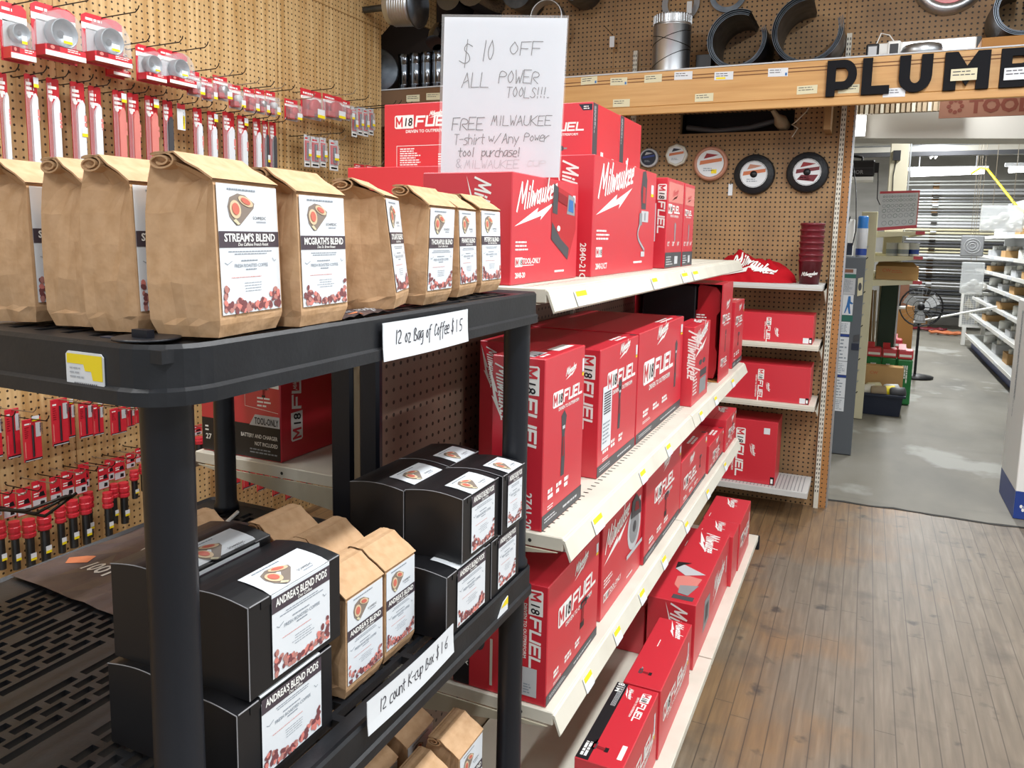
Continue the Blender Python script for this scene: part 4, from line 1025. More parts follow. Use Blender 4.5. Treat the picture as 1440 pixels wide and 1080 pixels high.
bag('shaded kraft coffee bag with rolled top in the second row of the bottom shelf', -.712, 1.00, Z3, 0, AN, seed=21, h=.175, art=False)
bag('shaded kraft coffee bag at the left of the second row of the bottom shelf', -.73, .895, Z3, 0, AN, seed=22, h=.175, art=False)
bag('kraft coffee bag third from the right end of the bottom rack shelf', -.63, .905, Z3, 0, AN, seed=23, h=.16, art=False)
for i, (x, y) in enumerate(((-1.05, .62), (-1.05, .74), (-.95, .66))):
    bag(('kraft coffee bag glimpsed through the rack slots, left one', 'kraft coffee bag glimpsed through the rack slots, rear one', 'kraft coffee bag glimpsed through the rack slots, right one')[i], x, y, Z3, 0, AN, seed=24+i, h=.16, art=False)

def pod_box(label, x, y0, y1, z0, z1, dx, art=True, seed=1):
    """black carton with a domed lid; its label is folded from the lid down the front"""
    t = thing('coffee_pod_box', label, 'box', (x, y0, z0))
    w, h = y1-y0, z1-z0; b = MB(); n = 8; dome = .006; vs = []; fs = []
    for k in range(n+1):
        s = k/n; vs += [(-dx*s, 0, 0), (-dx*s, 0, h-.004+dome*math.sin(PI*s)), (-dx*s, w, 0), (-dx*s, w, h-.004+dome*math.sin(PI*s))]
    for k in range(n):
        a, c = 4*k, 4*k+4
        fs += [(a, a+1, c+1, c), (a+2, c+2, c+3, a+3), (a+1, a+3, c+3, c+1), (a, c, c+2, a+2)]
    fs += [(0, 2, 3, 1), (4*n, 4*n+1, 4*n+3, 4*n+2)]
    b.add(vs, fs, 'blackcard')
    arch = [(-dx*k/n, h-.004+dome*math.sin(PI*k/n)) for k in range(n+1)]
    b.tube([(p, -.0003, q) for p, q in arch], .0007, 'edge', 5); b.tube([(.0003, -.0003, .001), (.0003, -.0003, h-.004)], .0007, 'edge', 5)
    for a, c in ((.002, w*.2), (w*.82, w-.002)): b.tube([(.0003, a, h-.0042), (.0003, c, h-.0042)], .0009, 'edge', 5)
    b.box((.0002, w*.12, h-.014), (.0010, w*.88, h-.004), 'blackcard')
    b.make('carton', t)
    lw = w*.64; hfr = h*.90; tot = hfr+.050
    def S(px, py, q=0):
        y = w*.22+px
        if py <= hfr: return Vector((.0014+q, y, h-.004-hfr+py))
        e = py-hfr; s = e/dx
        return Vector((.0014-e, y, h-.004+dome*math.sin(PI*s)+.0012+q))
    b = MB()
    label_art(b, FrFn(S), lw, tot, "ANDREA'S BLEND PODS", 'Des Coffee', seed)
    o = b.make('label', t); o['label'] = 'white printed label folded over the lid'
    return t
pod_box('black coffee pod box on top of the near front stack', -.582, .600, .760, 1.0845, 1.197, .103, seed=1)
pod_box('black coffee pod box at the bottom of the near front stack', -.582, .580, .742, Z2+.0005, 1.0835, .103, seed=2)
pod_box('black coffee pod box on top of the near rear stack, behind the rack post', -.690, .600, .755, 1.0845, 1.205, .105, seed=3)
pod_box('black coffee pod box at the bottom of the near rear stack', -.690, .590, .750, Z2+.0005, 1.0835, .105, seed=4)
pod_box('black coffee pod box, upper left one in the front of the right stack', -.545, 1.020, 1.150, 1.0845, 1.193, .105, seed=5)
pod_box('black coffee pod box, upper right one in the front of the right stack', -.540, 1.154, 1.2475, 1.0845, 1.193, .108, seed=6)
pod_box('black coffee pod box, lower left one in the front of the right stack', -.547, .975, 1.125, Z2+.0005, 1.0835, .105, seed=7)
pod_box('black coffee pod box, lower right one in the front of the right stack', -.547, 1.130, 1.2445, Z2+.0005, 1.0835, .105, seed=8)
pod_box('black coffee pod box, upper left one in the rear of the right stack', -.653, 1.020, 1.165, 1.0845, 1.190, .105, seed=9)
pod_box('black coffee pod box, upper right one in the rear of the right stack', -.653, 1.169, 1.285, 1.0845, 1.190, .105, seed=10)
pod_box('black coffee pod box, lower left one in the rear of the right stack', -.655, .990, 1.140, Z2+.0005, 1.0835, .105, seed=11)
pod_box('black coffee pod box, lower right one in the rear of the right stack', -.655, 1.145, 1.285, Z2+.0005, 1.0835, .105, seed=12)

# flattened printed sheet on the middle shelf
def sheet(label, P, z, seed, m='purple'):
    b = MB(); r = random.Random(seed); n = 10; p = [Vector((*q, z)) for q in P]; H = [[r.uniform(0, .004) for _ in range(n+1)] for _ in range(n+1)]
    def S(x, y, q=0):
        a = p[0].lerp(p[1], x).lerp(p[3].lerp(p[2], x), y); i, j = min(n-1, max(0, int(x*n))), min(n-1, max(0, int(y*n))); fx, fy = x*n-i, y*n-j
        hh = (H[i][j]*(1-fx)+H[i+1][j]*fx)*(1-fy)+(H[i][j+1]*(1-fx)+H[i+1][j+1]*fx)*fy
        a.z += .001+hh+q; return a
    vs = [S(i/n, j/n) for i in range(n+1) for j in range(n+1)]; fs = [(i*(n+1)+j, (i+1)*(n+1)+j, (i+1)*(n+1)+j+1, i*(n+1)+j+1) for i in range(n) for j in range(n)]
    b.add(vs, fs, m); b.add([v-Vector((0, 0, .0006)) for v in vs], [f[::-1] for f in fs], m)
    f = FrFn(S)
    b.disc(f, .30, .52, .045, .06, 'white', 2, 14); b.text(f, '1001', .20, .20, .09, 'white', 2, bold=.02, maxw=.2); b.text(f, 'COFFEE', .40, .62, .06, 'lgrey', 2, maxw=.25)
    for k in range(5): b.lines(f, .42, .92-.05*k, .4, .04, 1, 'lgrey', 2, k+seed, .7)
    b.poly(f, [(.05, .25), (.14, .34), (.18, .26), (.10, .20)], 'orange', 1.5); b.poly(f, [(.7, .35), (.95, .3), (.9, .5), (.75, .48)], 'orange', 1.5); b.lines(f, .5, .45, .3, .12, 3, 'inkf', 2, 6)
    o = b.make('printed_sheet', None, tuple(p[0])); tag(o, label, 'packaging'); return o
sheet('glossy brown printed plastic sheet lying on the middle rack shelf behind the black boxes', [(-1.35, .82), (-1.0, .80), (-.93, 1.20), (-1.32, 1.20)], Z2, 3)
sheet('small scrap of printed packaging under the bags on top of the rack', [(-.62, .73), (-.55, .73), (-.55, .83), (-.62, .83)], ZT, 4, 'purple')
b = MB(); b.tube([(-1.18, 1.14, Z2+.005), (-1.22, 1.235, Z2+.005)], .004, 'white'); tag(b.make('white_stick', None, (-1.2, 1.18, Z2)), 'short white stick lying on the middle rack shelf by the rear post', 'stick')

# discount sign in an acrylic holder
def discount_sign():
    t = thing('discount_sign', 'white handwritten discount sign offering $10 off all power tools', 'sign', (-.735, 1.525, 1.7205))
    BL, BR, TR, TL = Vector((-.868, 1.503, 1.7215)), Vector((-.606, 1.548, 1.7215)), Vector((-.600, 1.556, 2.046)), Vector((-.864, 1.508, 2.061))
    def S(x, y, q=0):
        a = BL.lerp(BR, x/.27).lerp(TL.lerp(TR, x/.27), y/.333); return a+Vector((.16, -1, 0)).normalized()*q
    O = (-.735, 1.525, 1.7205)
    b = MB(); f = FrFn(S); vs = [S(*c, q) for q in (.0, -.0025) for c in ((0, 0), (.27, 0), (.27, .333), (0, .333))]
    b.convex(vs, [(0, 1, 2, 3), (4, 5, 6, 7), (0, 1, 5, 4), (1, 2, 6, 5), (2, 3, 7, 6), (3, 0, 4, 7)], 'signpaper', sum(vs, Vector())/8)
    W = lambda p: (p-88)/665*.27
    for tx, xa, xb, yb, hh, m, w in (('$', 178, 250, 350, 120, 'ink', .0016), ('10', 300, 372, 340, 118, 'ink', .0016), ('OFF', 448, 635, 300, 75, 'ink', .0015), ('ALL', 195, 352, 482, 82, 'ink', .0015), ('POWER', 400, 622, 460, 74, 'ink', .0015), ('TOOLS!!!.', 445, 680, 540, 60, 'ink', .0014),
            ('FREE', 148, 330, 725, 70, 'ink', .0017), ('MILWAUKEE', 368, 700, 698, 56, 'ink', .0014), ('T-shirt', 160, 335, 808, 58, 'ink', .0014), ('w/', 355, 425, 800, 56, 'ink', .0015), ('Any', 432, 525, 800, 56, 'ink', .0015), ('Power', 552, 690, 790, 52, 'ink', .0014), ('tool', 185, 280, 880, 52, 'ink', .0017), ('purchase!', 320, 535, 878, 52, 'ink', .0017),
            ('&', 172, 212, 945, 56, 'inkf', .0012), ('MILWAUKEE', 225, 535, 945, 48, 'inkg', .0012), ('CUP', 570, 680, 935, 38, 'lgrey', .0011)):
        pen(b, f, tx, W(xa), .014+(960-yb)/870*.319, hh/870*.319, m, w, 1, len(tx), .10, 1.18, fit=(xb-xa)/665*.27)
    b.make('sheet', t, O)
    b = MB()
    for q0, q1 in ((.0035, .0055),):
        vs = [S(*c, q) for q in (q1, q0) for c in ((-.004, -.0005), (.274, -.0005), (.274, .337), (-.004, .337))]
        b.convex(vs, [(0, 1, 2, 3), (4, 5, 6, 7), (0, 1, 5, 4), (1, 2, 6, 5), (2, 3, 7, 6), (3, 0, 4, 7)], 'acryl', sum(vs, Vector())/8)
    b.make('acrylic_holder', t, O)
discount_sign()
# ================================================================ packages on the left pegboard
ORD = ['first', 'second', 'third', 'fourth', 'fifth', 'sixth', 'seventh', 'eighth', 'ninth', 'tenth', 'eleventh', 'twelfth', 'thirteenth', 'fourteenth', 'fifteenth', 'sixteenth', 'seventeenth', 'eighteenth', 'nineteenth']
def hook(y, z, L, what, dark=True, tip=.022):
    b = MB(); x = X_LEFT; r = .0022
    b.tube([(x-.004, y, z+.004), (x+.01, y, z), (x+L-.015, y, z+.006), (x+L, y, z+.006+tip*.5), (x+L+.005, y, z+.006+tip)], r, 'wire' if dark else 'wirel', 6)
    o = b.make('peg_hook', None, (x, y, z)); tag(o, f'{"dark" if dark else "pale"} peg hook holding the {what}', 'hook', 'peg hooks on the left wall')
def sticker(t, f, x, y, w, h, O):
    b = MB(); b.rect(f, x, y, w, h, 'paper', 3); b.rect(f, x, y, w, h*.35, 'yellow', 4); b.make('price_sticker', t, O)
def dome_pack(what, y, zt, w, h, off, seed=0, saw=True):
    short = what; what = 'clear domed '+what
    x = X_LEFT+off; O = (x, y, zt-h); t = thing('hole_saw_pack', what, 'package', O, 0, 'clear blister packs on the left wall')
    f = Fr((x, y-w/2, zt-h), (0, 1, 0), (0, 0, 1))
    b = MB(); b.prism(f, [(0, 0), (w, 0), (w, h*.93), (w*.85, h), (w*.12, h), (0, h*.93)], .002, 'red'); g = Fr(f.pt(0, 0, .002), f.u, f.v)
    b.rect(g, 0, h*.68, w, h*.12, 'white'); b.lines(g, w*.1, h*.85, w*.4, h*.07, 1, 'white', 1, seed, .7); b.rect(g, w*.1, h*.2, w*.8, h*.5, 'lgrey', 1)
    b.make('card', t, O)
    d = min(.06, w*.5); b = MB()                        # printed tray at the foot
    b.box((x+.003, y-w*.46, zt-h+.006), (x+d, y+w*.46, zt-h*.78), 'red'); g = Fr((x+d, y-w*.46, zt-h+.006), (0, 1, 0), (0, 0, 1))
    b.rect(g, 0, 0, w*.92, h*.09, 'white'); b.lines(g, w*.5, h*.12, w*.36, h*.07, 2, 'white', 1, seed); b.rect(g, w*.04, h*.11, w*.28, h*.09, 'dred'); b.disc(g, w*.16, h*.155, w*.05, h*.035, 'pink', 2, 8)
    b.make('tray', t, O)
    b = MB(); rr = min(w*.33, h*.27)
    b.lathe([(rr, .006), (rr, d*.75), (rr*.93, d*.78), (rr*.93, .02), (.0, .02)], 'sawsteel', (x, y+w*.06, zt-h*.50), (1, 0, 0), 22); b.disc(Fr((x+.022, y+w*.06, zt-h*.5), (0, 1, 0), (0, 0, 1)), 0, 0, rr*.25, rr*.25, 'dgrey', 1)
    b.make('hole_saw', t, O)
    b = MB(); R = min(w*.46, h*.42); cz = zt-h*.52; n = 12     # clear arched cover
    P = [(-w*.46, -.24*h)]+[(R*math.cos(PI-PI*k/n)+0*w, .02*h+R*math.sin(PI*k/n)) for k in range(n+1)]+[(w*.46, -.24*h)]
    fr = Fr((x+.003, y, cz), (0, 1, 0), (0, 0, 1)); b.prism(fr, P, d-.004, 'clear'); b.make('blister', t, O)
    sticker(t, Fr((x+d, y, cz), (0, 1, 0), (0, 0, 1)), -w*.05, -.18*h, w*.2, h*.14, O)
    hook(y, zt-.006, off+.20, short, off < .14)
def flat_pack(what, y, zt, w, h, off, kind, seed=0, L=.2, dark=True):
    short = what; what = {'blade': 'long white ', 'black': 'long dark ', 'bit': 'red ', 'auger': 'red capped ', 'small': 'clear-fronted ', 'strip': 'narrow red ', 'tag': 'white '}[kind]+what
    x = X_LEFT+off; O = (x, y, zt-h); r = random.Random(seed)
    nm = {'blade': 'blade_pack', 'bit': 'drill_bit_card', 'auger': 'wood_bit_pack', 'small': 'accessory_pack', 'strip': 'bit_strip_pack', 'tag': 'price_card', 'black': 'blade_pack'}[kind]
    gp = {'blade': 'long blade packs on the left wall', 'black': 'long blade packs on the left wall', 'bit': 'red drill bit cards under the rack top', 'auger': 'red capped wood bits on the left wall', 'small': 'small clear packs on the left wall', 'strip': 'narrow bit packs on the left wall', 'tag': 'blade hook price cards'}[kind]
    t = thing(nm, what, 'package' if kind != 'tag' else 'price card', O, 0, gp)
    f = Fr((x, y-w/2, zt-h), (0, 1, 0), (0, 0, 1)); b = MB(); g = Fr(f.pt(0, 0, .003), f.u, f.v)
    if kind in ('blade', 'black'):
        b.prism(f, [(0, 0), (w, 0), (w, h-.004), (w*.9, h), (w*.1, h), (0, h-.004)], .003, 'red2')
        b.lines(g, w*.1, h-.075, w*.7, .05, 3, 'white', 1, seed, .6); b.disc(g, w*.3, h-.075, w*.16, .009, 'white', 2, 8); b.make('card', t, O)
        b = MB(); m = 'label' if kind == 'blade' else 'dgrey'
        b.prism(Fr(f.pt(0, 0, .0035), f.u, f.v), [(w*.34, .0), (w*.88, .0), (w*.88, h-.080), (w*.72, h-.065), (w*.42, h-.090), (w*.34, h-.11)], .010, m if seed not in (5, 6, 7) else 'pink'); g = Fr(f.pt(0, 0, .0135), f.u, f.v)
        if kind == 'blade': b.lines(g.sub(w*.75, h-.12, -PI/2), 0, 0, .06, w*.25, 1, 'pink', 1, seed, .7); b.lines(g.sub(w*.8, h*.35, -PI/2), 0, 0, .05, w*.3, 2, 'inkf', 1, seed)
        b.make('sleeve', t, O)
        b = MB(); b.box((x+.004, y-w*.5, zt-h), (x+.024, y-w*.42, zt-.02), 'clear'); b.make('blister_edge', t, O)
        if seed % 2: sticker(t, g, w*.55, h-.045 if seed % 3 else h-.2, w*.42, .035, O)
    elif kind == 'bit':
        b.box((x, y-w/2, zt-h), (x+.006, y+w/2, zt), 'red', .001); g = Fr((x+.006, y-w/2, zt-h), (0, 1, 0), (0, 0, 1))
        b.rect(g, .001, .001, w-.002, h*.05, 'black'); b.rect(g, w*.05, h*.012, w*.9, h*.018, 'lgrey', 2); b.lines(g, w*.08, h*.86, w*.35, h*.05, 1, 'white', 1, seed, .7); b.lines(g, w*.08, h*.55, w*.24, h*.28, 6, 'dred', 1, seed); b.rect(g, w*.06, h*.1, w*.05, h*.38, 'pink')
        b.make('card', t, O)
        b = MB(); b.tube([(x+.009, y-.0*w, zt-h*.9), (x+.009, y-.0*w, zt-h*.15)], w*.055, 'steeld', 7); b.make('drill_bit', t, O)
        b = MB(); b.rect(g, w*.68, h*.55, w*.28, h*.34, 'lgrey', 2); b.lines(g.sub(w*.9, h*.86, -PI/2), 0, 0, h*.28, w*.18, 3, 'ink', 3, seed, .6); b.make('code_label', t, O)
        if seed % 2 == 0: sticker(t, g, w*.5, h*.93, w*.4, h*.12, O)
    elif kind == 'auger':
        b.prism(f, [(0, h*.66), (w, h*.66), (w, h), (0, h)], .002, 'red'); g = Fr(f.pt(0, 0, .002), f.u, f.v)
        b.rect(g, w*.02, h*.67, w*.96, h*.10, 'lgrey'); b.poly(g, [(w*.5, h*.69), (w*.85, h*.69), (w*.85, h*.74), (w*.55, h*.745)], 'black', 2); b.lines(g, w*.1, h*.80, w*.7, h*.06, 2, 'white', 1, seed); b.poly(g, [(w*.45, h*.80), (w*.9, h*.80), (w*.8, h*.86), (w*.5, h*.85)], 'black', 2); b.lines(g, w*.1, h*.92, w*.6, h*.03, 1, 'white', 1, seed, .8)
        b.make('card', t, O)
        b = MB(); q = w*.46; b.lathe([(q*.75, 0), (q*.95, .003), (q, .005), (q, h*.055), (q*.88, h*.06), (q*.88, h*.09), (q*1.02, h*.095), (q*1.02, h*.15), (q*.9, h*.16), (q*.9, h*.22), (0, h*.22)], 'red', (x+.02, y, zt-h*.60), seg=10, smooth=False); b.make('cap', t, O)
        b = MB(); b.tube([(x+.02, y, zt-h), (x+.02, y, zt-h*.60)], w*.30, 'steeld', 10); b.make('bit_shaft', t, O)
        sticker(t, Fr((x+.02+w*.31, y-w*.2, zt-h), (0, 1, 0), (0, 0, 1)), 0, h*.12, w*.42, h*.09, O)
    elif kind == 'small':
        b.prism(f, [(0, 0), (w, 0), (w, h), (0, h)], .002, 'red'); g = Fr(f.pt(0, 0, .002), f.u, f.v); b.rect(g, 0, h*.66, w, h*.10, 'white'); b.lines(g, w*.1, h*.82, w*.7, h*.08, 1, 'white', 1, seed, .8); b.rect(g, w*.02, 0, w*.96, h*.1, 'lgrey'); b.make('card', t, O)
        b = MB(); m = ('lgrey', 'red2', 'steel')[seed % 3]; b.lathe([(0, .03), (w*.22, .03), (w*.25, .026), (w*.25, .004), (0, .004)], m, (x, y+w*.08, zt-h*.58), (1, 0, 0), 14); b.box((x+.003, y-w*.42, zt-h*.95), (x+.03, y-w*.05, zt-h*.72), 'red2'); b.make('tool_bit', t, O)
        b = MB(); b.box((x+.002, y-w*.47, zt-h*.97), (x+.04, y+w*.47, zt-h*.25), 'clear', .006); b.make('blister', t, O)
        sticker(t, Fr((x+.0405, y-w/2, zt-h), (0, 1, 0), (0, 0, 1)), w*.52, h*.06, w*.36, h*.3, O)
    elif kind == 'strip':
        b.prism(f, [(0, 0), (w, 0), (w, h), (0, h)], .002, 'lgrey'); g = Fr(f.pt(0, 0, .002), f.u, f.v); b.rect(g, w*.1, h*.2, w*.8, h*.62, 'red'); b.rect(g, w*.05, h*.03, w*.9, h*.12, 'white'); b.rect(g, w*.15, h*.05, w*.7, h*.06, 'black', 2); b.lines(g, w*.15, h*.86, w*.6, h*.06, 1, 'red', 1, seed, .8); b.make('card', t, O)
        b = MB(); b.tube([(x+.008, y, zt-h*.75), (x+.008, y, zt-h*.25)], w*.12, 'steeld', 7); b.make('tool_bit', t, O); b = MB(); b.box((x+.002, y-w*.42, zt-h*.82), (x+.018, y+w*.42, zt-h*.18), 'clear', .003); b.make('blister', t, O)
        sticker(t, Fr((x+.019, y-w/2, zt-h), (0, 1, 0), (0, 0, 1)), w*.3, h*.33, w*.5, h*.22, O)
    elif kind == 'tag':
        b.prism(f, [(0, 0), (w, 0), (w, h), (0, h)], .002, 'paper'); g = Fr(f.pt(0, 0, .002), f.u, f.v); b.rect(g, 0, h*.8, w, h*.2, 'red'); b.lines(g.sub(w*.7, h*.7, -PI/2), 0, 0, h*.6, w*.4, 2, 'inkf', 1, 3); b.rect(g, w*.7, h*.05, w*.25, h*.5, 'yellow'); b.make('card', t, O)
    if kind != 'tag' or True: hook(y, zt-.005, max(L, off+.03), short, dark)
DOMES = [(1.789, 2.351, .095, .196), (1.937, 2.382, .169, .193), (2.133, 2.394, .175, .186), (2.241, 2.319, .086, .127), (2.333, 2.331, .107, .147), (2.463, 2.339, .153, .15)]
for i, (y, z, w, h) in enumerate(DOMES):
    dome_pack('hole saw pack, %s from the left in the top row' % ORD[i] if i < 5 else 'hole saw pack, last in the top row', y, z, w, h, (.12, .12, .12, .045, .12, .12)[i], i)
SM = [(2.569, 2.278, .071, .106), (2.645, 2.264, .061, .099), (2.725, 2.285, .085, .106), (2.812, 2.263, .075, .109), (2.905, 2.264, .070, .112), (2.978, 2.27, .063, .115), (3.05, 2.274, .068, .119), (3.2, 2.259, .097, .106), (3.358, 2.332, .165, .15), (3.538, 2.336, .165, .129), (3.66, 2.328, .07, .109)]
for i, (y, z, w, h) in enumerate(SM):
    flat_pack('accessory pack, %s after the big domed packs' % ORD[i] if i not in (8, 9) else ('wide red clamp pack, left one of two twins', 'wide red clamp pack, right one of two twins')[i-8], y, z, w, h, .12, 'small', i+3 if i not in (8, 9) else 4, .27, i % 2 == 0)
for i, (y, z, w, h) in enumerate([(3.735, 2.304, .05, .167), (3.79, 2.314, .05, .161), (3.845, 2.314, .05, .162), (3.90, 2.323, .05, .156)]):
    flat_pack('bit pack, %s of four nearest the wall edge' % ORD[i], y, z, w, h, .12, 'strip', i, .40, True)
for i, (y, z, w, h) in enumerate([(3.32, 2.099, .046, .167), (3.386, 2.095, .07, .161), (3.452, 2.099, .049, .156), (3.545, 2.097, .076, .166)]):
    flat_pack('bit pack, %s of four in the lower group' % ORD[i], y, z, w, h, .12, 'strip', i+5, (.36, .16, .16, .2)[i], i == 0)
for i, (y, z, w, h) in enumerate([(3.782, 1.987, .098, .077), (3.905, 1.989, .12, .071)]):
    flat_pack(('red pack low above the coffee bags, left one', 'red pack low above the coffee bags, right one')[i], y, z, w, h, .12, 'small', 4, .2, False)
BL = [(1.752, 2.116, .029, .319), (1.851, 2.13, .044, .337), (1.933, 2.131, .047, .331), (2.03, 2.135, .056, .327), (2.102, 2.132, .052, .319), (2.208, 2.135, .055, .313), (2.274, 2.135, .051, .307), (2.361, 2.138, .061, .303), (2.444, 2.134, .049, .293), None,
      (2.605, 2.128, .048, .273), (2.688, 2.125, .051, .264), (2.789, 2.137, .07, .267), (2.875, 2.133, .06, .256), (2.972, 2.135, .05, .25), (3.031, 2.131, .04, .242), (3.084, 2.132, .046, .238)]
k = 0
for i, q in enumerate(BL):
    if q is None: flat_pack('price card on the empty hook in the blade row', 2.516, 2.132, .042, .111, .10, 'tag', 3, .2); continue
    y, z, w, h = q
    kind = 'black' if i in (8, 15, 16) else 'blade'
    if i == 0: lab = 'saw blade pack at the left end of its row'
    elif kind == 'black': lab = {8: 'saw blade pack next to the white price card', 15: 'saw blade pack second from the right end', 16: 'saw blade pack at the right end of its row'}[i]
    else: lab = 'saw blade pack, %s from the left in its row' % ORD[k]
    k += 1
    flat_pack(lab, y, z, w, h+.12, .10, kind, i, .19, True)
BT = [(1.660, .935, .045, .161), (1.735, .936, .050, .184, .06), (1.779, .895, .068, .159, .10), (1.902, .944, .066, .181), (1.956, .921, .040, .146, .06), (2.009, .91, .056, .142), (2.063, .892, .046, .127), (2.155, .859, .074, .11), (2.213, .848, .036, .082), (2.252, .841, .034, .07)]
for i, q in enumerate(BT):
    y, z, w, h = q[:4]
    flat_pack('drill bit card, %s from the left in its row' % ORD[i], y, z, w, h, q[4] if len(q) > 4 else .08, 'bit', i, .2, i % 2 == 0)
AU = [(1.633, .662, .044, .284), (1.683, .647, .045, .289), (1.736, .644, .052, .307), (1.794, .656, .054, .313), (1.858, .652, .044, .298), (1.908, .661, .05, .304), (1.962, .657, .05, .306), (2.012, .655, .046, .304, .05), (2.038, .654, .046, .292, .13), (2.090, .66, .039, .266), (2.136, .657, .05, .28), (2.189, .662, .041, .195), (2.235, .671, .042, .184), (2.541, .701, .066, .14)]
for i, q in enumerate(AU):
    y, z, w, h = q[:4]
    flat_pack('wood bit, %s from the left in the lowest row' % ORD[i] if i < 13 else 'wood bit seen right of the front rack post', y, z, w, h, q[4] if len(q) > 4 else .10, 'auger', i, .2, i % 2 == 0)
for i, (y, z) in enumerate(((2.74, .44), (2.84, .40), (2.94, .36), (3.05, .30), (3.15, .25), (3.27, .22))):
    flat_pack('accessory card low behind the rack, %s from the left' % ORD[i], y, z+.06, .085, .14, .12, 'bit', 2*i+1, .2, False)
b = MB()
for k in range(3): b.tube([(X_LEFT+.02, 1.58+.03*k, .60), (X_LEFT+.30, 1.62+.03*k, .63-.02*k), (X_LEFT+.36, 1.72+.02*k, .66), (X_LEFT+.33, 1.76, .64)], .006, 'wire', 6)
tag(b.make('wire_bundle', None, (X_LEFT+.2, 1.62, .6)), 'bundle of dark bent wires at the left edge in front of the wood bits', 'wire')

# ================================================================ spools and cloth at the end wall
def spool(label, x, z, r, kind):
    y = D_WALL-.04; O = (x, y, z); t = thing('line_spool', label, 'spool', O); b = MB(); ax = (0, -1, 0); f = Fr((x, D_WALL-.041, z), (1, 0, 0), (0, 0, 1))
    rim = {'a': 'lgrey', 'b': 'cream', 'c': 'copper', 'd': 'spoolblack', 'e': 'spoolblack'}[kind]; sg = 8 if kind == 'b' else 32
    if kind in 'de': b.lathe([(r*.60, .0), (r, .0), (r*1.0, .008), (r*.97, .03), (r*.93, .036), (r*.66, .036), (r*.62, .040)], rim, (x, D_WALL-.001, z), ax, sg)
    else: b.lathe([(0, 0), (r, 0), (r, .03), (r*.9, .04), (r*.80, .036), (r*.78, .034), (0, .034)], rim, (x, D_WALL-.001, z), ax, sg)
    b.make('reel', t, O)
    b = MB(); q = r*.66 if kind in 'de' else r*.78
    b.lathe([(0, .0385), (q, .0385), (q, .036)], 'paper' if kind != 'a' else 'navy', (x, D_WALL-.001, z), ax, 24 if kind != 'b' else 8, False); f = Fr((x, D_WALL-.0400, z), (1, 0, 0), (0, 0, 1))
    c1, c2 = {'a': ('dblue', 'lgrey'), 'b': ('orange', 'navy'), 'c': ('orange', 'dred'), 'd': ('orange', 'copper'), 'e': ('maroon', 'dred')}[kind]
    b.poly(f, [(-q*.8, -.1*q), (q*.85, .15*q), (q*.85, .4*q), (-q*.75, .2*q)], c1); b.poly(f, [(-q*.5, .35*q), (q*.2, .5*q), (q*.6, .62*q), (-q*.3, .75*q)], c2); b.lines(f, -q*.5, -q*.6, q*.9, q*.3, 2, 'inkf', 1, 3)
    if kind == 'e': b.poly(f, [(-q*.7, -.55*q), (q*.5, -.7*q), (q*.8, -.2*q), (-q*.4, -.2*q)], 'maroon')
    if kind == 'c': b.rect(f, q*.1, -q*.75, q*.4, q*.3, 'yellow')
    b.make('paper_label', t, O)
    if kind in 'de': b = MB(); b.lathe([(0, .041), (q*.26, .041), (q*.26, .036)], 'black', (x, D_WALL-.001, z), ax, 14); b.make('hub', t, O)
    b = MB(); b.tube([(x, D_WALL-.001, z+r+.015), (x, D_WALL-.05, z+r+.014), (x+.01, D_WALL-.06, z+r+.024)], .0025, 'wire', 6); b.make('hanger', t, O)
spool('small round line pack with navy label, leftmost on the end wall', -1.295, 2.093, .059, 'a')
spool('small octagonal cream line pack on the end wall', -1.121, 2.106, .070, 'b')
spool('round copper-rimmed line pack in the middle of the end wall', -.91, 2.051, .103, 'c')
spool('black line spool with orange and white label', -.652, 1.983, .119, 'd')
spool('black line spool with dark red label, rightmost on the end wall', -.355, 1.991, .117, 'e')
b = MB(); b.box((-.80, D_WALL-.006, 1.86), (-.775, D_WALL-.003, 1.93), 'paper'); b.tube([(-.787, D_WALL-.001, 1.95), (-.787, D_WALL-.01, 1.945), (-.787, D_WALL-.01, 1.925)], .002, 'wire', 5); tag(b.make('price_card', None, (-.787, D_WALL, 1.86)), 'small empty white price card on the end wall below the copper-rimmed pack', 'price card')
b = MB(); b.lathe([(.0, 0), (.035, .0), (.04, .06), (.018, .1), (.012, .16)], 'tan', (-.50, 4.93, 2.26), (-.3, -.5, .4), 14); tag(b.make('lamp_socket', None, (-.5, 4.9, 2.26)), 'old brown socket lying in the dark opening under the wooden shelf', 'fixture')
b = MB(); b.tube([(-.46, 4.90, 2.27), (-.43, 4.83, 2.28), (-.38, 4.82, 2.33), (-.36, 4.84, 2.37)], .0035, 'cream', 6); b.tube([(-.46, 4.88, 2.27), (-.42, 4.83, 2.24), (-.45, 4.83, 2.19)], .003, 'cream', 6); tag(b.make('loose_cord', None, (-.42, 4.86, 2.27)), 'thin pale cord hanging out of the dark opening', 'cord')
b = MB(); b.tube([(-1.08, 4.92, 2.28), (-.9, 4.9, 2.25), (-.7, 4.91, 2.265), (-.52, 4.92, 2.31)], .018, 'dgrey', 8); tag(b.make('dusty_hose', None, (-.8, 4.9, 2.25)), 'dusty dark hose lying in the opening under the shelf', 'hose')
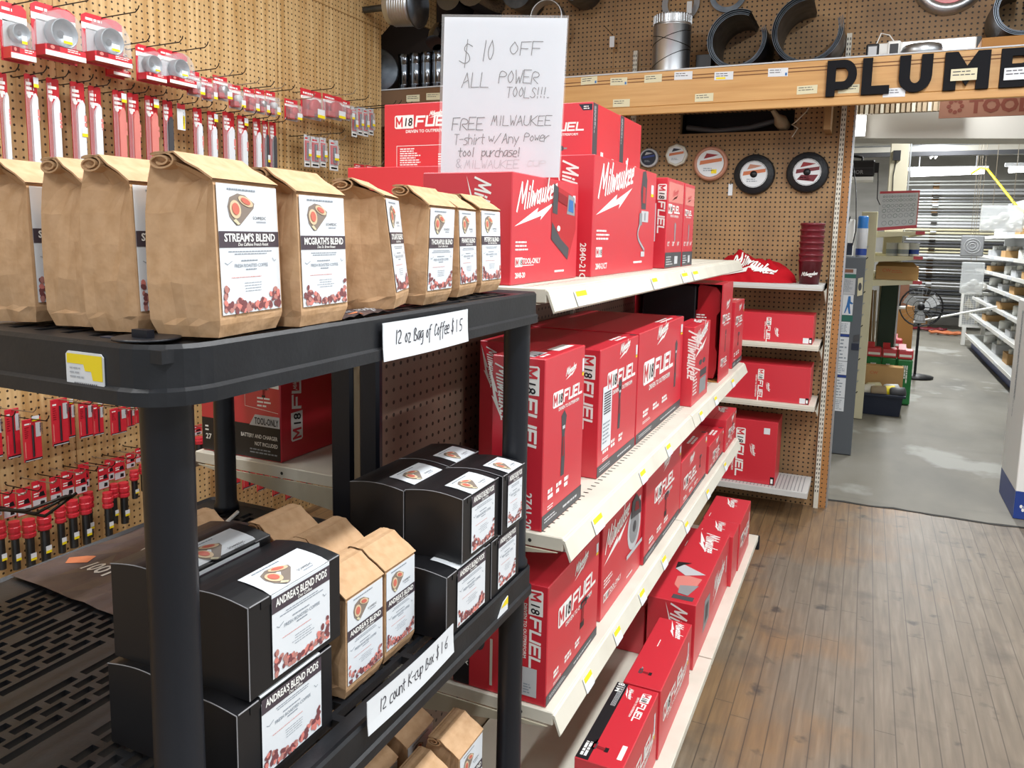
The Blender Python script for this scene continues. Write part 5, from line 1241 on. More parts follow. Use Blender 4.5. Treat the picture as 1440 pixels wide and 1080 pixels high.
def cloth():
    b = MB(); r = random.Random(11); nu, nv = 46, 18; x0, x1 = -1.02, -.368; yc, zc = 4.67, 1.3575
    ph = [r.uniform(0, 6.3) for _ in range(8)]
    def S(s, t, q=0):
        e = math.sin(PI*min(1, max(0, s)))**.42; u = s*9
        big = .55+.45*min(1, max(0, (s-.28)/.16)); H = .150*e*big; W = .135*e*(.8+.2*big)
        n = .12*math.sin(u*1.7+ph[0]+2*t)+.08*math.sin(u*3.1+ph[1]-3*t)+.06*math.sin(u*5.3+ph[2]+5*t)+.05*math.sin(u*8+7*t+ph[3])
        k = 1+n*.8*(.25+math.sin(t)*.75)+q/.13
        return Vector((x0+(x1-x0)*s+.01*math.sin(5*t+ph[4]), yc-W*math.cos(t)*k, zc+max(0.0, H*math.sin(t)*k)))
    vs = [S(i/nu, PI*j/nv) for i in range(nu+1) for j in range(nv+1)]
    fs = [(i*(nv+1)+j, (i+1)*(nv+1)+j, (i+1)*(nv+1)+j+1, i*(nv+1)+j+1) for i in range(nu) for j in range(nv)]
    b.add(vs, fs, 'cloth', True)
    f = FrFn(lambda x, y, h=0: S(.46+x/(x1-x0), .55+y/.13+.12*math.sin(x*22), .006+h))
    logo(b, f, 0, 0, .26, rise=.0, bolt=True, w=.24, sub=.006)
    o = b.make('folded_shirt', None, (-.65, yc, zc)); tag(o, 'crumpled red shirt with white script lettering lying on the top wall shelf', 'shirt')
cloth()
def cups():
    x, y, z = -.290, 4.62, 1.3575
    for k in range(7):
        b = MB(); zz = z+(.115 if k else 0)+.0335*k-(.0335 if k else 0)
        if k == 0: b.lathe([(0, .002), (.050, .002), (.052, 0), (.062, .125), (.066, .126), (.066, .135), (.062, .1355), (.058, .128), (.049, .01), (0, .01)], 'maroon', (x, y, z), seg=28); f = FrCyl((x, y, z), .0525, -PI/2-.75, .08); logo(b, f, .0, .045, .085, rise=.12, w=.24, sub=.006)
        else:
            b.lathe([(.0605, 0), (.0625, .020), (.066, .021), (.066, .030), (.062, .0335), (.058, .030), (.056, 0)] if k < 6 else [(.0605, 0), (.0625, .020), (.066, .021), (.066, .030), (.062, .0335), (.058, .028), (.054, .0), (0, -.02)], 'maroon', (x, y, z+.1356+.0337*(k-1)), seg=28)
        o = b.make('drinking_cup', None, (x, y, zz)); tag(o, 'lowest maroon cup of the nested stack, white script on its side' if k == 0 else ('topmost maroon cup of the nested stack on the wall shelf' if k == 6 else 'maroon cup rim, %s from the bottom of the nested stack' % ORD[k]), 'cup', 'nested maroon cups')
cups()

# ================================================================ stove pipes and odds and ends on the wooden shelf
ZB = 2.5205
def standing_pipe(label, x, y, r, h, m='pipeblack', crimp=True):
    b = MB(); b.lathe([(r*.97, 0), (r, .004), (r, h*.22), (r*1.04, h*.23), (r*1.04, h*.25), (r, h*.26), (r, h*.72), (r*1.03, h*.73), (r*1.03, h*.75), (r, h*.76), (r*1.0, h*.9), (r*1.12, h), (r*1.08, h), (r*.95, h*.9), (r*.93, 0)], m, (x, y, ZB), seg=22)
    tag(b.make('stove_pipe', None, (x, y, ZB)), label, 'pipe')
for i, (x, nm) in enumerate(((-2.935, 'leftmost'), (-2.842, 'second from the left'), (-2.755, 'third from the left'), (-2.672, 'rightmost'))):
    standing_pipe('shiny black stove pipe standing on the shelf, %s of four' % nm, x, 4.58, .038, .262)
def disc_on_edge(label, x, y, z, r, m, n):
    b = MB(); b.lathe([(0, .008), (r*.3, .006), (r*.33, .0), (r, 0), (r, .012), (r*.94, .018), (0, .018)], m, (x, y, z), n, 28); return tag(b.make('pipe_cover', None, (x, y, z)), label, 'disc')
COVER = disc_on_edge('grey metal pipe cover disc leaning by the edge of the left wall', -3.065, 4.45, 2.665, .145, 'steeld', (.55, -1, .05))
b = MB(); b.box((-3.10, 4.420, 2.665), (-3.05, 4.432, 2.685), 'steel'); b.lathe([(0, 0), (.012, 0), (.012, .01), (0, .012)], 'steel', (-3.045, 4.426, 2.672), (.3, -1, 0), 10); o_ = b.make('clip', COVER, (-3.065, 4.45, 2.665))
def vent_cap():
    O = (-2.6, 4.0, 2.9); t = thing('vent_cap', 'galvanized louvred vent cap with round end plate hanging above the stove pipes', 'vent', O); b = MB(); c = Vector((-2.66, 4.0, 2.915)); ax = Vector((1, .05, -.05))
    P = [(.10, 0), (.105, .027)]; 
    for k in range(8): P += [(.105, .03+.016*k), (.113, .036+.016*k), (.105, .043+.016*k)]
    b.lathe(P+[(.10, .175), (.0, .175)], 'steel', c, ax, 26); b.make('louvred_drum', t, O)
    b = MB(); b.lathe([(0, .178), (.125, .178), (.127, .182), (.125, .193), (.045, .195), (.028, .203), (0, .203)], 'steeld', c, ax, 28); b.make('end_plate', t, O)
    b = MB(); b.tube([c+Vector((.01, 0, 0)), c+Vector((-.185, 0, .0))], .02, 'steeld', 8); b.make('bracket', t, O)
vent_cap()
def elbow(label, P, r, m='pipeblack'):
    b = MB(); b.tube(P, r, m, 18, True); tag(b.make('pipe_elbow', None, P[0]), label, 'pipe')
elbow('shiny black pipe elbow above the row of four stove pipes', [(-2.70, 4.72, 2.95), (-2.69, 4.64, 2.93), (-2.68, 4.57, 2.88), (-2.67, 4.53, 2.83)], .058)
elbow('black pipe section hanging at the top edge, left of the white sign corner', [(-2.63, 4.85, 3.13), (-2.61, 4.6, 3.13)], .085)
elbow('black pipe section hanging at the top edge above the white sign', [(-2.42, 4.86, 3.14), (-2.40, 4.52, 3.13)], .10)
elbow('dark pipe section at the top edge right of the middle', [(-2.13, 4.86, 3.12), (-2.12, 4.6, 3.11)], .10, 'steeld')
elbow('dark pipe end at the top edge above the peg board', [(-1.75, 4.86, 3.14), (-1.74, 4.6, 3.13)], .11, 'steeld')
b = MB(); b.lathe([(.098, 0), (.105, .002), (.105, .09), (.098, .092), (.096, .09), (.096, .002)], 'steel', (-1.93, 4.70, 2.945), (.1, -1, 0), 28); tag(b.make('pipe_collar', None, (-1.93, 4.7, 2.94)), 'bright open metal collar peeking over the top edge of the white sign', 'collar')
def torus(label, c, R, w, t, m, n=(0, -1, 0), arc=2*PI, a0=0):
    b = MB(); b.lathe([(R-w, 0), (R, 0), (R, t), (R-w, t), (R-w, 0)], m, c, n, 30, False, arc, a0); tag(b.make('metal_ring', None, c), label, 'ring')
torus('flat grey metal ring hanging on the peg board left of the galvanized pipe', (-1.14, D_WALL-.012, 3.01), .115, .035, .006, 'grey')
torus('flat grey metal ring hanging above the left rolled sheet', (-.86, D_WALL-.012, 3.04), .11, .03, .006, 'steeld')
b = MB(); b.tube([(-1.62, D_WALL-.002, 2.92), (-1.56, D_WALL-.06, 2.86), (-1.55, D_WALL-.065, 2.85)], .002, 'wire', 5); b.box((-1.565, D_WALL-.068, 2.775), (-1.535, D_WALL-.064, 2.84), 'paper'); tag(b.make('price_card', None, (-1.55, D_WALL, 2.78)), 'small white price card hanging on a wire from the upper peg board', 'price card')
b = MB(); b.box((-1.09, D_WALL-.07, 2.93), (-1.06, D_WALL-.066, 3.0), 'paper'); b.tube([(-1.075, D_WALL, 3.02), (-1.075, D_WALL-.07, 3.0)], .002, 'wire', 5); tag(b.make('price_card', None, (-1.07, D_WALL, 2.93)), 'small white price card hanging just above the galvanized pipe', 'price card')
def galv():
    x, y, r, h = -1.122, 4.60, .108, .345; b = MB(); b.lathe([(r, 0), (r, .28), (r*1.02, .282), (r*1.02, .287), (r, .29), (r, .295)]+[(r*(.985 if k % 2 else 1.0), .297+.048*k/6) for k in range(7)]+[(r*.93, h), (r*.93, 0)], 'steel', (x, y, ZB), seg=40)
    for k in range(36):
        a = 2*PI*k/36; b.tube([(x+r*1.0*math.cos(a), y+r*1.0*math.sin(a), ZB+.298), (x+r*1.0*math.cos(a), y+r*1.0*math.sin(a), ZB+.343)], .003, 'steel', 5)
    for z0, dz in ((.10, .05), (.20, -.035), (.215, .04)):
        b.tube([(x+(r+.001)*math.cos(a), y+(r+.001)*math.sin(a), ZB+z0+dz*math.cos(a)) for a in [PI*2*k/24 for k in range(25)]], .0022, 'wire', 5)
    tag(b.make('galvanized_pipe', None, (x, y, ZB)), 'short galvanized duct pipe with crimped end standing on the wooden shelf', 'pipe')
galv()
def rolled(label, x, z, R, gap, a0, y0, L, m='steeld'):
    b = MB(); n = 60; P = []; turns = 2*PI-gap
    for k in range(n+1):                                  # sheet bundle curled into an open roll
        a = a0+turns*k/n; P.append((math.cos(a), math.sin(a)))
    for j, rr in enumerate((R, R-.008, R-.016, R-.022)):
        fr = Fr((x, y0, z), (1, 0, 0), (0, 0, 1)); vs = []; fs = []; w = .0012; off = .006*j
        for c, s in P: vs += [(x+c*rr, y0+off, z+s*rr), (x+c*rr, y0+L, z+s*rr), (x+c*(rr-w*2), y0+off, z+s*(rr-w*2)), (x+c*(rr-w*2), y0+L, z+s*(rr-w*2))]
        for k in range(n):
            a, c = 4*k, 4*k+4; fs += [(a, c, c+1, a+1), (a+2, a+3, c+3, c+2), (a, a+2, c+2, c)]
        fs += [(0, 1, 3, 2), (4*n, 4*n+2, 4*n+3, 4*n+1)]; b.add(vs, fs, m, False)
    tag(b.make('rolled_sheet_metal', None, (x, y0, z)), label, 'sheet metal')
rolled('dark bundle of sheet metal curled into a roll, left one on the wooden shelf', -.735, 2.5225+.158, .157, .75, PI*.36, 4.47, .38)
rolled('dark open roll of sheet metal between the left roll and letter P', -.375, 2.5225+.178, .177, 1.15, PI*.47, 4.47, .38)
rolled('curled sheet metal roll at the right edge above letter B', .60, 2.60+.132, .132, .3, PI*.5, 4.52, .33)
b = MB(); b.box((.43, 4.5, ZB), (.80, 4.85, 2.595), 'cardboard', .002); tag(b.make('cardboard_tray', None, (.6, 4.6, ZB)), 'flat brown carton under the sheet metal roll at the right edge', 'box')
b = MB(); b.box((-.995, 4.68, ZB), (-.905, 4.80, ZB+.14), 'black', .003); tag(b.make('dark_carton', None, (-.95, 4.7, ZB)), 'dark box in shade between the galvanized pipe and the left roll', 'box')
def light_bar():
    O = (.18, 4.70, ZB); t = thing('white_light_bar', 'long white lamp housing lying on the wooden shelf behind the letters', 'lamp', O)
    b = MB(); b.box((-.085, 4.68, ZB), (.425, 4.75, ZB+.125), 'white', .004); b.make('housing', t, O)
    b = MB(); b.box((.09, 4.6785, ZB+.03), (.415, 4.680, ZB+.12), 'tubeglow2'); b.make('diffuser', t, O)
    b = MB(); b.box((.425, 4.685, ZB), (.445, 4.745, ZB+.125), 'black'); b.make('end_cap', t, O)
light_bar()
def gadget(label, x, z, w, h, m1, m2):
    O = (x, 4.56, z); t = thing('plug_in_timer', label, 'device', O); b = MB(); b.box((x-w/2, 4.55, z), (x+w/2, 4.58, z+h), m1, .006); b.make('case', t, O); b = MB(); b.box((x-w*.32, 4.5475, z+h*.2), (x+w*.32, 4.5495, z+h*.85), m2); b.make('screen', t, O)
gadget('black plug-in timer with pale screen standing by the white lamp housing', -.055, ZB, .062, .098, 'black', 'lgrey')
gadget('white power adapter with black face beside the black timer', .045, ZB+.0, .062, .105, 'white', 'black')
b = MB(); b.tube([(-.17, 4.50, ZB+.004), (-.12, 4.47, ZB+.006), (-.06, 4.50, ZB+.006), (0, 4.52, ZB+.01), (.04, 4.55, ZB+.012)], .004, 'cream', 6); b.tube([(-.04, 4.60, ZB+.10), (-.02, 4.61, ZB+.16), (.02, 4.62, ZB+.15), (.045, 4.60, ZB+.11)], .003, 'white', 6); tag(b.make('extension_cord', None, (-.05, 4.55, ZB)), 'tangled white cord on the wooden shelf by the timer', 'cord')
b = MB(); b.lathe([(0, 0), (.085, .0), (.097, .02), (.1, .045), (.088, .07), (.05, .078), (0, .08)], 'steel', (.175, 4.56, ZB), seg=30); tag(b.make('metal_dish', None, (.175, 4.54, ZB)), 'round ribbed metal dish in front of the white lamp housing', 'dish')
def wall_clock():
    O = (.295, D_WALL-.03, 3.02); t = thing('round_wall_sign', 'round chrome-rimmed sign with red face at the top edge of the peg board', 'sign', O); b = MB(); c = (.295, D_WALL-.001, 2.985); b.lathe([(0, .02), (.12, .02)], 'red', c, (0, -1, 0), 30); b.lathe([(0, .022), (.035, .022)], 'white', c, (0, -1, 0), 16); b.make('face', t, O); b = MB(); b.lathe([(.12, .02), (.13, .045), (.155, .05), (.175, .03), (.18, 0)], 'steel', c, (0, -1, 0), 36); b.make('rim', t, O)
wall_clock()
# ================================================================ ceiling fixtures
def fixture(i, x, y, z, L, watts):
    far = y > 5; O = (x, y, z)
    t = thing('ceiling_light', ('fluorescent ceiling fixture of the shop, %s along the room' if not far else 'fluorescent ceiling fixture brightening the rear room, %s along the passage') % ORD[i], 'ceiling light', O)
    zc = 3.25 if far else 3.6
    b = MB(); b.box((x-.07, y-L/2, z+.02), (x+.07, y+L/2, z+.07), 'white', .004); b.make('housing', t, O)
    for dx in (-.035, .035):
        b = MB(); b.tube([(x+dx, y-L/2+.02, z), (x+dx, y+L/2-.02, z)], .013, 'tubeglow2', 10); b.make('tube', t, O)
    for dy in (-.4, .4):
        b = MB(); b.tube([(x, y+dy, z+.07), (x, y+dy, zc)], .006, 'grey', 6); b.make('hanger', t, O)
    area('tube_light', (0, 0, -.02), .14, L, watts, t)
for i, q in enumerate(FIXTURES): fixture(i, *q)

# ================================================================ rear room
def locker():
    O = (-.12, 6.35, 0); t = thing('grey_cabinet', 'tall grey steel cabinet covered with paper notices beside the doorway', 'cabinet', O)
    b = MB(); b.box((-.42, 6.2, .0), (-.012, 6.75, 1.485), 'cab', .004); b.make('body', t, O)
    f = Fr((-.21, 6.1985, 0), (1, 0, 0), (0, 0, 1)); r = random.Random(6)
    z = .33
    for k, (h, m) in enumerate(((.10, 'paper'), (.15, 'paper'), (.016, 'dblue'), (.10, 'paper'), (.18, 'paper'), (.016, 'dblue'), (.09, 'paper'))):
        b = MB(); b.prism(f, [(.03, z), (.125, z), (.125, z+h), (.03, z+h)], .001, m)
        if m == 'paper': b.lines(Fr(f.pt(0, 0, .001), f.u, f.v), .036, z+.01, .08, h-.02, 6, 'inkf', 1, k, .4)
        b.make('paper_notice', t, O); z += h+.004
    b = MB(); b.prism(f, [(.03, z), (.14, z), (.14, z+.045), (.03, z+.045)], .001, 'teal'); z += .047
    b.prism(f, [(.03, z), (.135, z), (.135, z+.15), (.03, z+.15)], .001, 'paper'); g = Fr(f.pt(0, 0, .001), f.u, f.v)
    b.poly(g, [(.10, z+.14), (.115, z+.14), (.118, z+.10), (.135, z+.09), (.13, z+.08), (.112, z+.085), (.122, z+.01), (.11, z+.01), (.10, z+.06), (.085, z+.012), (.078, z+.015), (.092, z+.075)], 'blue'); b.poly(g, [(.045, z+.13), (.06, z+.13), (.062, z+.02), (.045, z+.02)], 'yellow'); z += .152
    b.prism(f, [(.03, z), (.14, z), (.14, 1.40), (.03, 1.40)], .001, 'lgrey'); b.lines(g, .04, z+.02, .085, 1.30-z, 10, 'inkf', 2, 9, .45); b.rect(g, .03, 1.33, .11, .03, 'teal', 2); b.rect(g, .03, 1.37, .09, .025, 'brownboard', 2); b.make('poster', t, O)
    b = MB(); b.prism(f, [(.158, 1.20), (.192, 1.21), (.188, 1.34), (.155, 1.33)], .004, 'cream2'); b.disc(Fr(f.pt(0, 0, .004), f.u, f.v), .172, 1.27, .012, .03, 'dgrey'); b.make('switch_plate', t, O)
    b = MB(); b.prism(f, [(.155, .86), (.195, .87), (.195, .92), (.155, .91)], .004, 'dgrey'); b.prism(f, [(.145, .80), (.195, .80), (.195, .85), (.145, .85)], .003, 'navy'); b.make('magnet', t, O)
locker()
b = MB(); b.lathe([(0, 0), (.036, 0), (.038, .004), (.038, .21), (.034, .222), (.034, .29), (.03, .298), (0, .3)], 'lgrey', (-.050, 6.33, 1.486), seg=20); b.lathe([(.0384, .21), (.036, .224), (.036, .29), (.03, .300), (0, .301)], 'blue', (-.05, 6.33, 1.486), seg=20); b.lathe([(.0387, .012), (.0387, .06)], 'dblue', (-.05, 6.33, 1.486), seg=20)
tag(b.make('spray_can', None, (-.05, 6.33, 1.486)), 'tall spray can with blue cap standing on the grey cabinet', 'can')
b = MB(); b.box((-.27, 6.30, 1.486), (-.105, 6.5, 1.76), 'white', .004); b.rect(Fr((-.27, 6.2995, 1.486), (1, 0, 0), (0, 0, 1)), .02, .01, .14, .09, 'navy'); tag(b.make('white_carton', None, (-.2, 6.4, 1.486)), 'white carton with dark foot left of the spray can', 'box')
b = MB(); b.tube([(-.14, 6.28, 1.78), (-.165, 6.26, 1.65), (-.145, 6.25, 1.56), (-.11, 6.25, 1.57), (-.095, 6.26, 1.68), (-.10, 6.27, 1.78), (-.12, 6.6, 2.0), (-.17, 7.0, 2.25), (-.18, 7.05, 2.4)], .004, 'black', 6); tag(b.make('black_cable', None, (-.13, 6.3, 1.6)), 'black cable looping down in front of the white carton', 'cable')
def left_shelving():
    O = (.25, 8.5, 0); t = thing('cream_shelving', 'cream shop shelving left of the rear passage, its end post lined with hooks', 'shelving', O)
    b = MB(); b.box((-.075, 7.55, 0), (.055, 7.60, 1.86), 'cream2', .004); b.box((-.03, 7.60, 0), (-.005, 10.2, 1.86), 'cream2'); b.make('end_post', t, O)
    r = random.Random(3)
    for k in range(14):
        z = .25+.1*k; b = MB(); b.tube([(-.055, 7.549, z), (-.055, 7.50, z-.005), (-.02, 7.485, z-.01), (.0, 7.485, z+.012)], .005, 'steel' if k % 3 else 'wire', 6); b.make('hook', t, O)
    for i, (z, xe) in enumerate(((1.69, .42), (1.475, .42), (1.262, .43))):
        b = MB(); b.box((.056, 7.58, z-.02), (xe, 10.1, z), 'cream2'); b.prism(Fr((0, 7.58, z), (1, 0, 0), (0, 0, 1)), [(.056, -.055), (xe, -.022), (xe, 0), (.056, 0)], .006, 'cream2'); b.box((xe-.01, 7.58, z-.03), (xe, 10.1, z+.004), 'cream2')
        o = b.make('shelf', t, O)
        b = MB(); b.box((xe-.06, 7.570, z-.022), (xe+.012, 7.578, z+.006), 'red'); b.make('red_tag', o, O)
left_shelving()
for i, (x, y) in enumerate(((.19, 7.85), (.285, 7.83), (.37, 7.87), (.24, 8.05))):
    b = MB(); b.lathe([(0, 0), (.043, 0), (.045, .005), (.045, .11), (.047, .112), (.047, .118), (0, .12)], 'lgrey' if i != 1 else 'white', (x, y, 1.4755), seg=18); b.lathe([(.0455, .02), (.0455, .06)], 'dblue' if i == 2 else 'inkf', (x, y, 1.4755), seg=18); tag(b.make('paint_can', None, (x, y, 1.4755)), ('white can on the cream shelf, left front', 'white can on the cream shelf, middle front', 'white can with blue mark on the cream shelf, right front', 'white can in the second row on the cream shelf')[i], 'can')
b = MB(); b.box((.075, 7.75, 1.2625), (.42, 8.05, 1.385), 'cardboardl', .003); b.text(Fr((.075, 7.7495, 1.2625), (1, 0, 0), (0, 0, 1)), 'CW', .05, .07, .03, 'orange', 1, bold=.02); b.lines(Fr((.075, 7.7495, 1.2625), (1, 0, 0), (0, 0, 1)), .13, .06, .1, .03, 2, 'orange', 1, 3); b.poly(Fr((.075, 7.75, 1.385), (1, 0, 0), (0, 1, .3)), [(.0, 0), (.33, .0), (.30, .12), (.02, .12)], 'cardboardl', 2); tag(b.make('shipping_carton', None, (.25, 7.9, 1.2625)), 'brown carton marked CW on the lowest high cream shelf', 'box')
def hang_poster():
    O = (.21, 7.56, 1.7); t = thing('hanging_chart', 'white chart of circles with red borders hanging at the shelving end', 'sign', O)
    b = MB(); c = [Vector((.055, 7.535, 1.695)), Vector((.365, 7.565, 1.725)), Vector((.365, 7.565, 2.045)), Vector((.055, 7.535, 2.035))]
    S = lambda x, y, q=0: c[0].lerp(c[1], x).lerp(c[3].lerp(c[2], x), y)+Vector((.1, -1, 0)).normalized()*q
    f = FrFn(S); vs = [S(*p, q) for q in (0, -.003) for p in ((0, 0), (1, 0), (1, 1), (0, 1))]; b.convex(vs, [(0, 1, 2, 3), (4, 5, 6, 7), (0, 1, 5, 4), (1, 2, 6, 5), (2, 3, 7, 6), (3, 0, 4, 7)], 'paper', sum(vs, Vector())/8)
    b.rect(f, 0, .94, 1, .06, 'red'); b.rect(f, 0, 0, 1, .08, 'red'); b.rect(f, .97, .08, .03, .86, 'pink')
    for j, (n, y, q) in enumerate(((12, .86, .022), (10, .76, .032), (8, .62, .040), (7, .50, .046), (6, .36, .052), (5, .18, .06))):
        for k in range(n):
            x = .08+.84*(k+.5)/n; P = [(x+q*math.cos(a), y+q*.95*math.sin(a)) for a in [2*PI*m/10 for m in range(11)]]; b.stroke(f, P, .008, 'inkf' if (k+j) % 3 else 'teal', 1)
    b.make('sheet', t, O)
hang_poster()
def monitor():
    O = (-.09, 7.0, 2.12); t = thing('black_device', 'black boxy device lettered NOR mounted by the doorway edge', 'device', O)
    b = MB(); b.box((-.30, 7.0, 2.125), (.0, 7.25, 2.255), 'black', .012); b.text(Fr((-.30, 6.9995, 2.125), (1, 0, 0), (0, 0, 1)), 'NOR', .125, .022, .030, 'grey', 1, bold=.02, maxw=.12); b.rect(Fr((-.30, 6.9995, 2.125), (1, 0, 0), (0, 0, 1)), .01, .066, .28, .004, 'dgrey'); b.make('case', t, O)
    b = MB(); b.box((-.31, 6.99, 2.095), (-.005, 7.27, 2.122), 'white'); b.make('shelf_plate', t, O); b = MB(); b.tube([(-.10, 7.12, 2.255), (-.10, 7.12, 2.29), (-.20, 7.12, 2.31), (-.30, 7.12, 2.31)], .012, 'black', 8); b.make('arm', t, O)
monitor()
b = MB(); b.tube([(.02, 7.1, 2.23), (.03, 7.08, 2.1), (.035, 7.09, 1.95), (.06, 7.1, 1.9)], .004, 'black', 6); b.box((.0, 7.08, 2.16), (.03, 7.12, 2.24), 'black'); tag(b.make('power_cable', None, (.02, 7.1, 2.1)), 'black plug and cable hanging right of the black device', 'cable')
b = MB(); b.tube([(.182, 8.985, 2.11), (.177, 8.985, 2.28), (.194, 8.985, 2.44)], .005, 'black', 6); b.box((.16, 8.95, 2.43), (.23, 9.0, 2.53), 'black'); tag(b.make('hanging_plug', None, (.18, 8.99, 2.3)), 'black plug with cable hanging on the cream column', 'cable')
def tool_sign():
    O = (.6, 5.7, 2.38); b = MB(); b.box((.345, 5.7, 2.385), (1.15, 5.715, 2.72), 'brownboard'); f = Fr((.345, 5.6995, 2.385), (1, 0, 0), (0, 0, 1)); b.text(f, 'TOOLS', .165, .028, .085, 'browntext', 1, bold=.045, maxw=.62)
    for k in range(8):
        a = 2*PI*k/8; b.disc(f, .088+.036*math.cos(a), .07+.036*math.sin(a), .013, .013, 'browntext', 1, 8)
    for x in (.40, 1.1): b.tube([(x, 5.707, 2.72), (x, 5.707, 3.25)], .004, 'wire', 5)
    tag(b.make('hanging_sign', None, O), 'brown hanging board lettered TOOLS below the wooden shelf', 'sign')
tool_sign()
def small_lamp():
    O = (-.13, 6.5, 2.39); t = thing('bright_lamp', 'glaring white lamp at the doorway edge below the ribbed panel', 'lamp', O); b = MB(); b.box((-.20, 6.48, 2.40), (-.09, 6.53, 2.53), 'tubeglow'); b.make('diffuser', t, O); b = MB(); b.box((-.20, 6.53, 2.39), (-.085, 6.56, 2.545), 'white'); b.make('housing', t, O)
small_lamp()
for i, (x0, x1, z) in enumerate(((.49, 1.42, 2.60), (1.72, 2.45, 2.64))):
    O = (x0, 13, z); t = thing('tube_lamp', ('long glowing tube lamp hanging across the rear passage', 'glowing tube lamp at the right edge of the rear room')[i], 'lamp', O)
    b = MB(); b.tube([(x0, 13, z), (x1, 13, z+.03)], .04, 'tubeglow', 10); b.make('tube', t, O); b = MB(); b.box((x0-.05, 12.97, z+.05), (x1+.05, 13.06, z+.10), 'lgrey'); b.make('housing', t, O)
    for x in (x0+.1, x1-.1): b = MB(); b.tube([(x, 13.02, z+.09), (x, 13.02, 3.25)], .008, 'grey', 6); b.make('hanger', t, O)
b = MB(); b.tube([(1.20, 12.4, 2.55), (1.30, 12.35, 2.62), (1.38, 12.3, 2.6), (1.52, 12.0, 2.35), (1.68, 11.6, 2.05), (1.75, 11.4, 1.98)], .016, 'yellow', 8); tag(b.make('yellow_cord', None, (1.4, 12.2, 2.4)), 'yellow extension cord hanging beside the glowing tube lamp', 'cord')
# pipe racks along the end wall of the rear room
def rack_post(x, label):
    b = MB(); b.box((x-.05, 16.45, 0), (x+.05, 16.6, 2.7), 'wooddark')
    for k in range(14): b.box((x-.05, 16.30, .35+.16*k), (x+.05, 16.45, .38+.16*k), 'wire' if k % 3 else 'lgrey')
    tag(b.make('pipe_rack_post', None, (x, 16.5, 0)), label, 'rack')
rack_post(1.06, 'dark upright of the pipe rack at the end of the rear room')
r = random.Random(8)
PZ = [(2.66, .03, 'pvc'), (2.50, .05, 'lgrey'), (2.36, .03, 'steel'), (2.25, .04, 'pvc'), (2.13, .03, 'grey'), (2.02, .05, 'pvc'), (1.90, .06, 'lgrey'), (1.78, .04, 'cream2'), (1.66, .04, 'pvc'), (1.54, .05, 'dgrey'), (1.43, .03, 'cream2'), (1.31, .05, 'lgrey'), (1.18, .04, 'dgrey'), (1.05, .03, 'steel'), (.93, .05, 'ironpipe'), (.80, .03, 'lgrey'), (.66, .05, 'ironpipe'), (.52, .04, 'grey'), (.40, .06, 'ironpipe'), (.26, .05, 'ironpipe')]
CN = {'pvc': 'white', 'lgrey': 'light grey', 'steel': 'steel', 'grey': 'grey', 'cream2': 'cream', 'dgrey': 'dark grey', 'ironpipe': 'black iron'}
for i, (z, q, m) in enumerate(PZ):
    for j in range(2):
        b = MB(); b.tube([(.55+r.uniform(-.1, .1), 16.36-.0*j, z+.06*j), (2.5, 16.36, z+.06*j+r.uniform(-.002, .002))], min(q*.5, .026), m, 8)
        tag(b.make('long_pipe', None, (.6, 16.36, z+.06*j)), f'{"lower" if not j else "upper"} {CN[m]} pipe of the pair {ORD[i] if i < 19 else "lowest"} from the top of the end wall rack', 'pipe', 'pipes on the end wall rack')
def floor_fan():
    x, y, z = .607, 10.2, .85; O = (x, y, 0); t = thing('round_fan', 'round black floor fan standing at the end of the cream shelving', 'fan', O)
    b = MB()
    for q, yy in ((.225, y-.05), (.225, y+.05), (.16, y-.085), (.09, y-.10)): b.tube([(x+q*math.cos(a), yy, z+q*math.sin(a)) for a in [2*PI*k/24 for k in range(25)]], .007 if q > .2 else .003, 'black', 6)
    for k in range(28):
        a = 2*PI*k/28; b.tube([(x+.225*math.cos(a), y-.05, z+.225*math.sin(a)), (x+.14*math.cos(a), y-.09, z+.14*math.sin(a)), (x+.04*math.cos(a), y-.105, z+.04*math.sin(a))], .002, 'grey', 4)
    b.make('cage', t, O)
    for k in range(3):
        b = MB(); a = 2*PI*k/3+.5; P = [(x+q*math.cos(a+s), y+d, z+q*math.sin(a+s)) for q, s, d in ((.03, -.3, -.01), (.12, -.5, -.02), (.20, -.25, -.015), (.20, .35, .02), (.10, .5, .02), (.03, .3, .01))]; b.add(P+[tuple(Vector(p)+Vector((0, .004, 0))) for p in P], [list(range(6)), list(range(11, 5, -1))]+[(i, (i+1) % 6, 6+(i+1) % 6, 6+i) for i in range(6)], 'lgrey'); b.make('blade', t, O)
    b = MB(); b.lathe([(0, -.02), (.035, -.02), (.045, .0), (.05, .12), (0, .14)], 'black', (x, y, z), (0, 1, 0), 14); b.make('motor', t, O); b = MB(); b.tube([(x, y+.08, z-.02), (x, y+.08, .03)], .015, 'black', 8); b.lathe([(0, 0), (.2, 0), (.2, .02), (.03, .04), (0, .04)], 'black', (x, y+.08, 0), seg=20); b.make('stand', t, O)
floor_fan()
